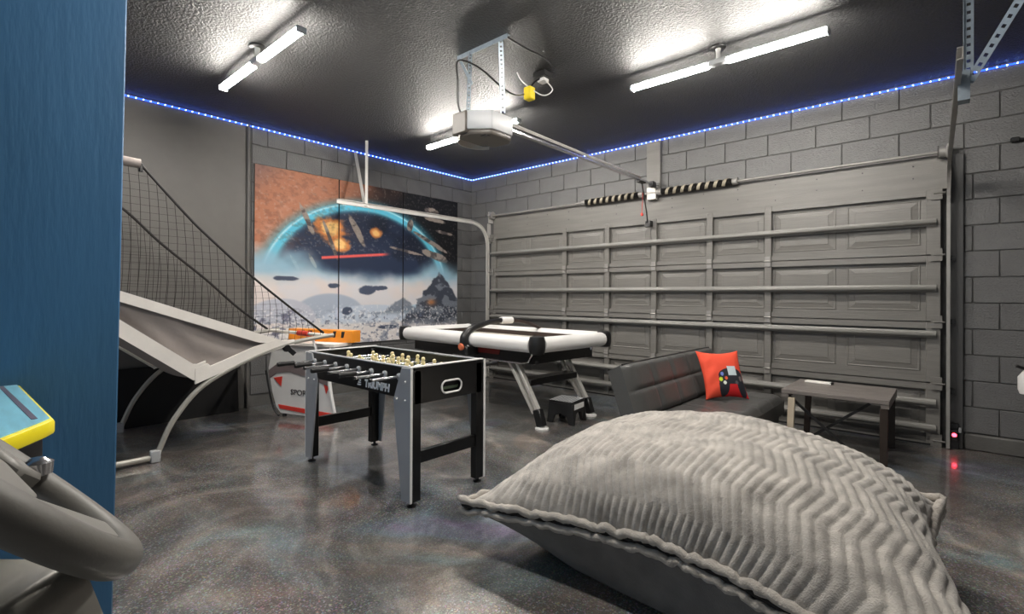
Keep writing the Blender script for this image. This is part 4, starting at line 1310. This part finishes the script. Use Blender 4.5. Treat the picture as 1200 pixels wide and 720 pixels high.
G().bar((TX0+0.07, TY0+0.02, TZ-0.06), (TX0+0.055, TY0+0.02, 0.0), 0.045, 0.03, (0, 1, 0)).build('leg', M['pale_metal'], tb, bevel=0.002, label='pale metal leg')
G().bar((TX0+0.07, TY1-0.02, TZ-0.06), (TX0+0.055, TY1-0.02, 0.0), 0.045, 0.03, (0, 1, 0)).build('leg', M['wood_leg'], tb, bevel=0.002)
G().bar((TX0+0.04, TY0+0.045, TZ-0.05), (TX1-0.16, TY0+0.05, 0.006), 0.020, 0.008, (0, 1, 0)).build('brace', M['black_steel'], tb)
G().bar((TX1-0.12, TY0+0.10, TZ-0.05), (TX0+0.06, TY0+0.10, 0.006), 0.020, 0.008, (0, 1, 0)).build('brace', M['black_steel'], tb)
rm = thing('remote_control', 'small white remote lying on the dark side table', 'remote', (4.70, -0.52, TZ), math.radians(-8))
G().box(-0.10, 0.10, -0.03, 0.03, 0.0, 0.018).build('body', M['paper'], rm, bevel=0.005)
G().box(0.085, 0.101, -0.028, 0.028, 0.003, 0.0185).build('tip', M['black_plastic'], rm, bevel=0.002)

# ------------------------------------------------------------------ giant plush floor pillow
pl = thing('floor_pillow', 'giant grey plush floor pillow with chevron grooves and double piped seam', 'floor pillow', (4.65, -3.15, 0), local=False)
CA, CB, CC, CD = Vector((3.80, -3.70, 0.20)), Vector((5.49, -2.49, 0.30)), Vector((5.72, -3.90, 0.26)), Vector((3.92, -2.42, 0.28))
def seam_pt(s, t):
    """bilinear sheet with the edges pulled in between the corners"""
    a, b = (s+1)/2, (t+1)/2
    p = CA*(1-a)*(1-b)+CC*a*(1-b)+CD*(1-a)*b+CB*a*b
    c = (CA+CB+CC+CD)/4
    k = 0.15*(1-t*t)*abs(s)**2+(0.27 if t < 0 else 0.15)*(1-s*s)*abs(t)**2
    q = p+(c-p)*k
    q.z = p.z+0.05*max(0, -t)*(1-s*s)
    return q
def hump(s, t):
    return ((1-abs(s)**2.5)**0.62)*((1-abs(t)**2.5)**0.62)
NP_, NQ = 340, 220
def top_base(u, v):
    s, t = -1+2*u, -1+2*v
    p = seam_pt(s, t)
    h = hump(s, t)
    zz = p.z+0.375*h+0.030*noise.noise(Vector((s*1.7, t*1.7, 3.1)))*h+0.010*noise.noise(Vector((s*6, t*6, 1)))*min(1, h*3)
    bulge = 1+0.06*h*(1-h)*4
    c = Vector((4.67, -3.18, 0))
    return ((p.x-c.x)*bulge+c.x, (p.y-c.y)*bulge+c.y, zz)
us = np.linspace(0, 1, NP_+1)
vs_ = 0.5+0.5*np.sign(np.linspace(-1, 1, NQ+1))*(1-(1-np.abs(np.linspace(-1, 1, NQ+1)))**1.35)   # rows packed toward the steep edges
Pp = np.array([[top_base(float(u), float(v)) for u in us] for v in vs_])
du = np.gradient(Pp, axis=1); dv = np.gradient(Pp, axis=0)
nn = np.cross(du, dv); nn /= np.linalg.norm(nn, axis=2, keepdims=True)+1e-9
# arc length from the front seam, so the zigzags keep their size over the steep front
al = np.concatenate([np.zeros((1, NP_+1)), np.cumsum(np.linalg.norm(np.diff(Pp, axis=0), axis=2), axis=0)], axis=0)
for j in range(NQ+1):
    for i in range(NP_+1):
        u, v = float(us[i]), float(vs_[j]); s, t = -1+2*u, -1+2*v
        h = hump(s, t)
        zig = abs(((al[j, i]/0.30) % 1.0)*2-1)
        ph = u*50.0+(zig-0.5)*1.15+0.5*noise.noise(Vector((s*1.6, t*1.6, 0)))
        rib = abs(math.sin(PI*ph))**0.45
        Pp[j, i] += nn[j, i]*(0.0125*(rib-1)*min(1, h*4+0.12)+0.004*noise.noise(Vector((s*14, t*14, 5))))
g = G()
g.v = [tuple(map(float, p)) for p in Pp.reshape(-1, 3)]
g.f = [(j*(NP_+1)+i, j*(NP_+1)+i+1, (j+1)*(NP_+1)+i+1, (j+1)*(NP_+1)+i) for j in range(NQ) for i in range(NP_)]
g.build('top_cover', M['plush'], pl, smooth=True, angle=180)
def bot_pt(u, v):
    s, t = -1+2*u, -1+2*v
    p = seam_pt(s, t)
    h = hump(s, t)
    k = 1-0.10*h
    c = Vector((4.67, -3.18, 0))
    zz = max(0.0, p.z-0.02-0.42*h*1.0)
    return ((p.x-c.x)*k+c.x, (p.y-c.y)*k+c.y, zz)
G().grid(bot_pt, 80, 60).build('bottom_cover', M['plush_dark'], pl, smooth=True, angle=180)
per = []
NS = 150
for side in range(4):
    for i in range(NS):
        q = -1+2*i/NS
        s, t = ((q, -1), (1, q), (-q, 1), (-1, -q))[side]
        per.append(seam_pt(s, t))
ctr = Vector((4.67, -3.18, 0))
for dz, r in ((0.020, 0.017), (-0.024, 0.015)):
    pts = []
    for i, p in enumerate(per):
        d = Vector((p.x-ctr.x, p.y-ctr.y, 0)).normalized()
        w = noise.noise(Vector((i*0.24, dz*90, 0)))*0.020
        pts.append(p+d*(0.012+0.4*w)+Vector((0, 0, dz+w)))
    rr = [r*(1+0.40*noise.noise(Vector((i*0.55, 7, dz*50)))) for i in range(len(pts))]
    G().tube(pts, rr, 9, closed=True).build('piping', M['plush_pipe'], pl, smooth=True, angle=180)
zp = [p+Vector((0, 0, -0.002)) for p in per]
G().tube(zp, 0.010, 6, closed=True).build('zip_tape', M['cord'], pl, smooth=True)

# ------------------------------------------------------------------ arcade cabinet by the blue wall
ar = thing('arcade_cabinet', 'black arcade cabinet with light blue deck and yellow edge against the blue wall', 'arcade cabinet', (3.95, -5.5, 0), local=False)
DZ = 0.940
deck = [(3.665, -5.185), (4.215, -5.175), (4.245, -5.19), (4.37, -5.27), (4.40, -5.32), (4.40, -5.80), (3.665, -5.80)]
G().prism(deck, 2, DZ-0.030, DZ).build('deck_edge', M['yellow_trim'], ar, bevel=0.006, seg=2, label='bright yellow edge trim')
dk = [(3.672, -5.192), (4.210, -5.182), (4.238, -5.197), (4.362, -5.276), (4.392, -5.324), (4.392, -5.79), (3.672, -5.79)]
G().prism(dk, 2, DZ, DZ+0.002).build('deck_print', M['deck'], ar)
G().bar((3.68, -5.222, DZ+0.0025), (4.205, -5.203, DZ+0.0025), 0.009, 0.001).build('deck_line', M['deck_line'], ar)
bx = [(3.67, -5.192), (4.045, -5.176), (4.30, -5.33), (4.30, -5.78), (3.67, -5.78)]
G().prism(bx, 2, DZ-0.165, DZ-0.030).build('control_box', M['black_lam'], ar, bevel=0.003)
G().box(3.67, 4.05, -5.78, -5.40, 0.0, DZ-0.15).build('base_cabinet', M['black_lam'], ar, bevel=0.004)
G().box(3.67, 3.95, -5.78, -5.42, DZ+0.002, 1.72).build('upper_cabinet', M['black_lam'], ar, bevel=0.006)
G().lathe([(0.02, 0), (0.02, 0.008), (0.006, 0.012), (0.006, 0.05), (0.016, 0.056), (0.018, 0.07), (0.010, 0.084)], 14, Matrix.Translation((4.20, -5.55, DZ+0.002))).build('joystick', M['black_plastic'], ar, smooth=True)

# racing wheel in the foreground
def px(U, V, t):
    d = fw + r2*((U-600)/583.69) - u2*((V-345.59)/583.69)
    return CAM + d*t
Pc = Vector((4.8215, -5.2978, 1.0174))       # wheel centre
wn = Vector((-0.0390, 0.7292, 0.6832)).normalized()
RW = 0.1609
e1 = (px(126, 655, 0.47)-Pc); e1 = (e1-wn*e1.dot(wn)).normalized()
e2 = wn.cross(e1).normalized()
wl = thing('racing_wheel_stand', 'grey racing steering wheel on a scuffed metal stand in the foreground', 'steering wheel', (Pc.x, Pc.y, 0), local=False)
ring = [Pc+e1*(RW*math.cos(a))+e2*(RW*math.sin(a)) for a in [2*PI*k/64 for k in range(64)]]
rim = G().tube(ring, 0.0185, 18, closed=True).build('rim', M['wheel_rim'], wl, smooth=True)
for a in (0.12, PI*2/3+0.12, PI*4/3+0.12):
    q = Pc+e1*(RW*math.cos(a)*0.97)+e2*(RW*math.sin(a)*0.97)
    G().bar(Pc-wn*0.012, q, 0.034, 0.010, wn).build('spoke', M['wheel_hub'], wl, bevel=0.004)
G().bar(Pc+e1*RW*0.66-e2*RW*0.74+wn*0.004, Pc+e1*RW*0.66+e2*RW*0.74+wn*0.004, 0.046, 0.014, wn).build('web', M['wheel_hub'], wl, bevel=0.004)
m = Matrix.Translation(Pc-wn*0.02) @ Vector((0, 0, 1)).rotation_difference(wn).to_matrix().to_4x4()
G().lathe([(0.055, -0.02), (0.065, 0.0), (0.060, 0.025), (0.02, 0.034)], 24, m).build('hub', M['wheel_hub'], wl, smooth=True)
# column and stand below
b0 = Pc-wn*0.03
G().tube([b0, Pc-wn*0.16], 0.035, 16).build('column', M['black_plastic'], wl, smooth=True)
sc_ = px(-40, 690, 0.60)
dirx = Vector((r2.x, r2.y, 0)).normalized(); diry = Vector((-dirx.y, dirx.x, 0))
def sp3(a, b, z):
    p = Vector((Pc.x, Pc.y, 0))+dirx*a+diry*b
    return (p.x, p.y, z)
zt_ = 0.905
g = G()
vs = []
for z, w, dpt in ((0.0, 0.17, 0.14), (zt_-0.20, 0.115, 0.08), (zt_, 0.066, 0.05)):
    vs += [sp3(-w, -dpt, z), sp3(w, -dpt, z), sp3(w, dpt, z), sp3(-w, dpt, z)]
fs = [(0, 1, 2, 3), (11, 10, 9, 8)]
for i in range(2):
    for k in range(4):
        l = (k+1) % 4
        fs.append((i*4+k, i*4+l, (i+1)*4+l, (i+1)*4+k))
g.add(vs, fs).build('pedestal', M['scuffed'], wl, bevel=0.008, seg=2)
cl = px(10, 556, 0.57)
G().bar(cl-e1*0.04, cl+e1*0.022, 0.045, 0.03, wn).build('rim_clamp', M['wheel_hub'], wl, bevel=0.005, label='lighter grey clamp')
kb = px(44, 548, 0.60)
G().lathe([(0.006, -0.012), (0.014, -0.008), (0.015, 0.006), (0.006, 0.012)], 12, Matrix.Translation(kb)).build('bolt', M['chrome'], wl, smooth=True)

# ------------------------------------------------------------------ small things at the right
ss = thing('safety_sensor', 'small black door safety sensor with glowing red light by the right jamb', 'sensor', (5.545, -0.10, 0), local=False)
G().box(5.52, 5.565, -0.125, -0.075, 0.075, 0.155).build('body', M['black_plastic'], ss, bevel=0.005)
G().box(5.515, 5.57, -0.075, -0.046, 0.0, 0.20).build('bracket', M['black_steel'], ss, bevel=0.002)
G().lathe([(0.015, 0), (0.013, 0.006), (0.006, 0.010)], 14, Matrix.Translation((5.543, -0.125, 0.118)) @ Matrix.Rotation(PI/2, 4, 'X')).build('light', M['clear_red'], ss, smooth=True, label='glowing red light')
G().box(5.555, 5.585, -0.075, -0.045, 0.13, 0.17).build('connector', M['grey_plastic'], ss, bevel=0.003)
ck = thing('cable_hook', 'black cable hook high on the block wall at right', 'hook', (5.88, -0.02, 2.36), local=False)
G().box(5.855, 5.905, -0.05, -0.012, 2.355, 2.39).build('hook', M['black_plastic'], ck, bevel=0.006)
G().tube(spline([(5.88, -0.04, 2.375), (6.0, -0.035, 2.37), (6.15, -0.035, 2.385), (XR-0.01, -0.04, 2.38)], 5), 0.007, 6).build('cable', M['black_plastic'], ck, smooth=True)
wb = thing('spray_bottle', 'white plastic bottle at the right frame edge beside the block wall', 'bottle', (5.938, -0.20, 0), local=False)
G().lathe([(0.0, 0.50), (0.045, 0.50), (0.055, 0.53), (0.055, 0.62), (0.03, 0.66), (0.02, 0.68)], 18, Matrix.Translation((5.938, -0.20, 0))).build('body', M['white_plastic'], wb, smooth=True)
G().bar((5.875, -0.22, 0.70), (5.95, -0.20, 0.665), 0.02, 0.02).build('nozzle', M['black_plastic'], wb, bevel=0.003)
sh = thing('stool', 'dark stool holding the white bottle beyond the right frame edge', 'stool', (6.06, -0.22, 0), local=False)
G().box(5.925, 6.22, -0.36, -0.08, 0.475, 0.50).build('seat', M['black_lam'], sh, bevel=0.004)
for x in (5.95, 6.19):
    for y in (-0.335, -0.105):
        G().box(x-0.015, x+0.015, y-0.015, y+0.015, 0, 0.475).build('leg', M['black_lam'], sh)
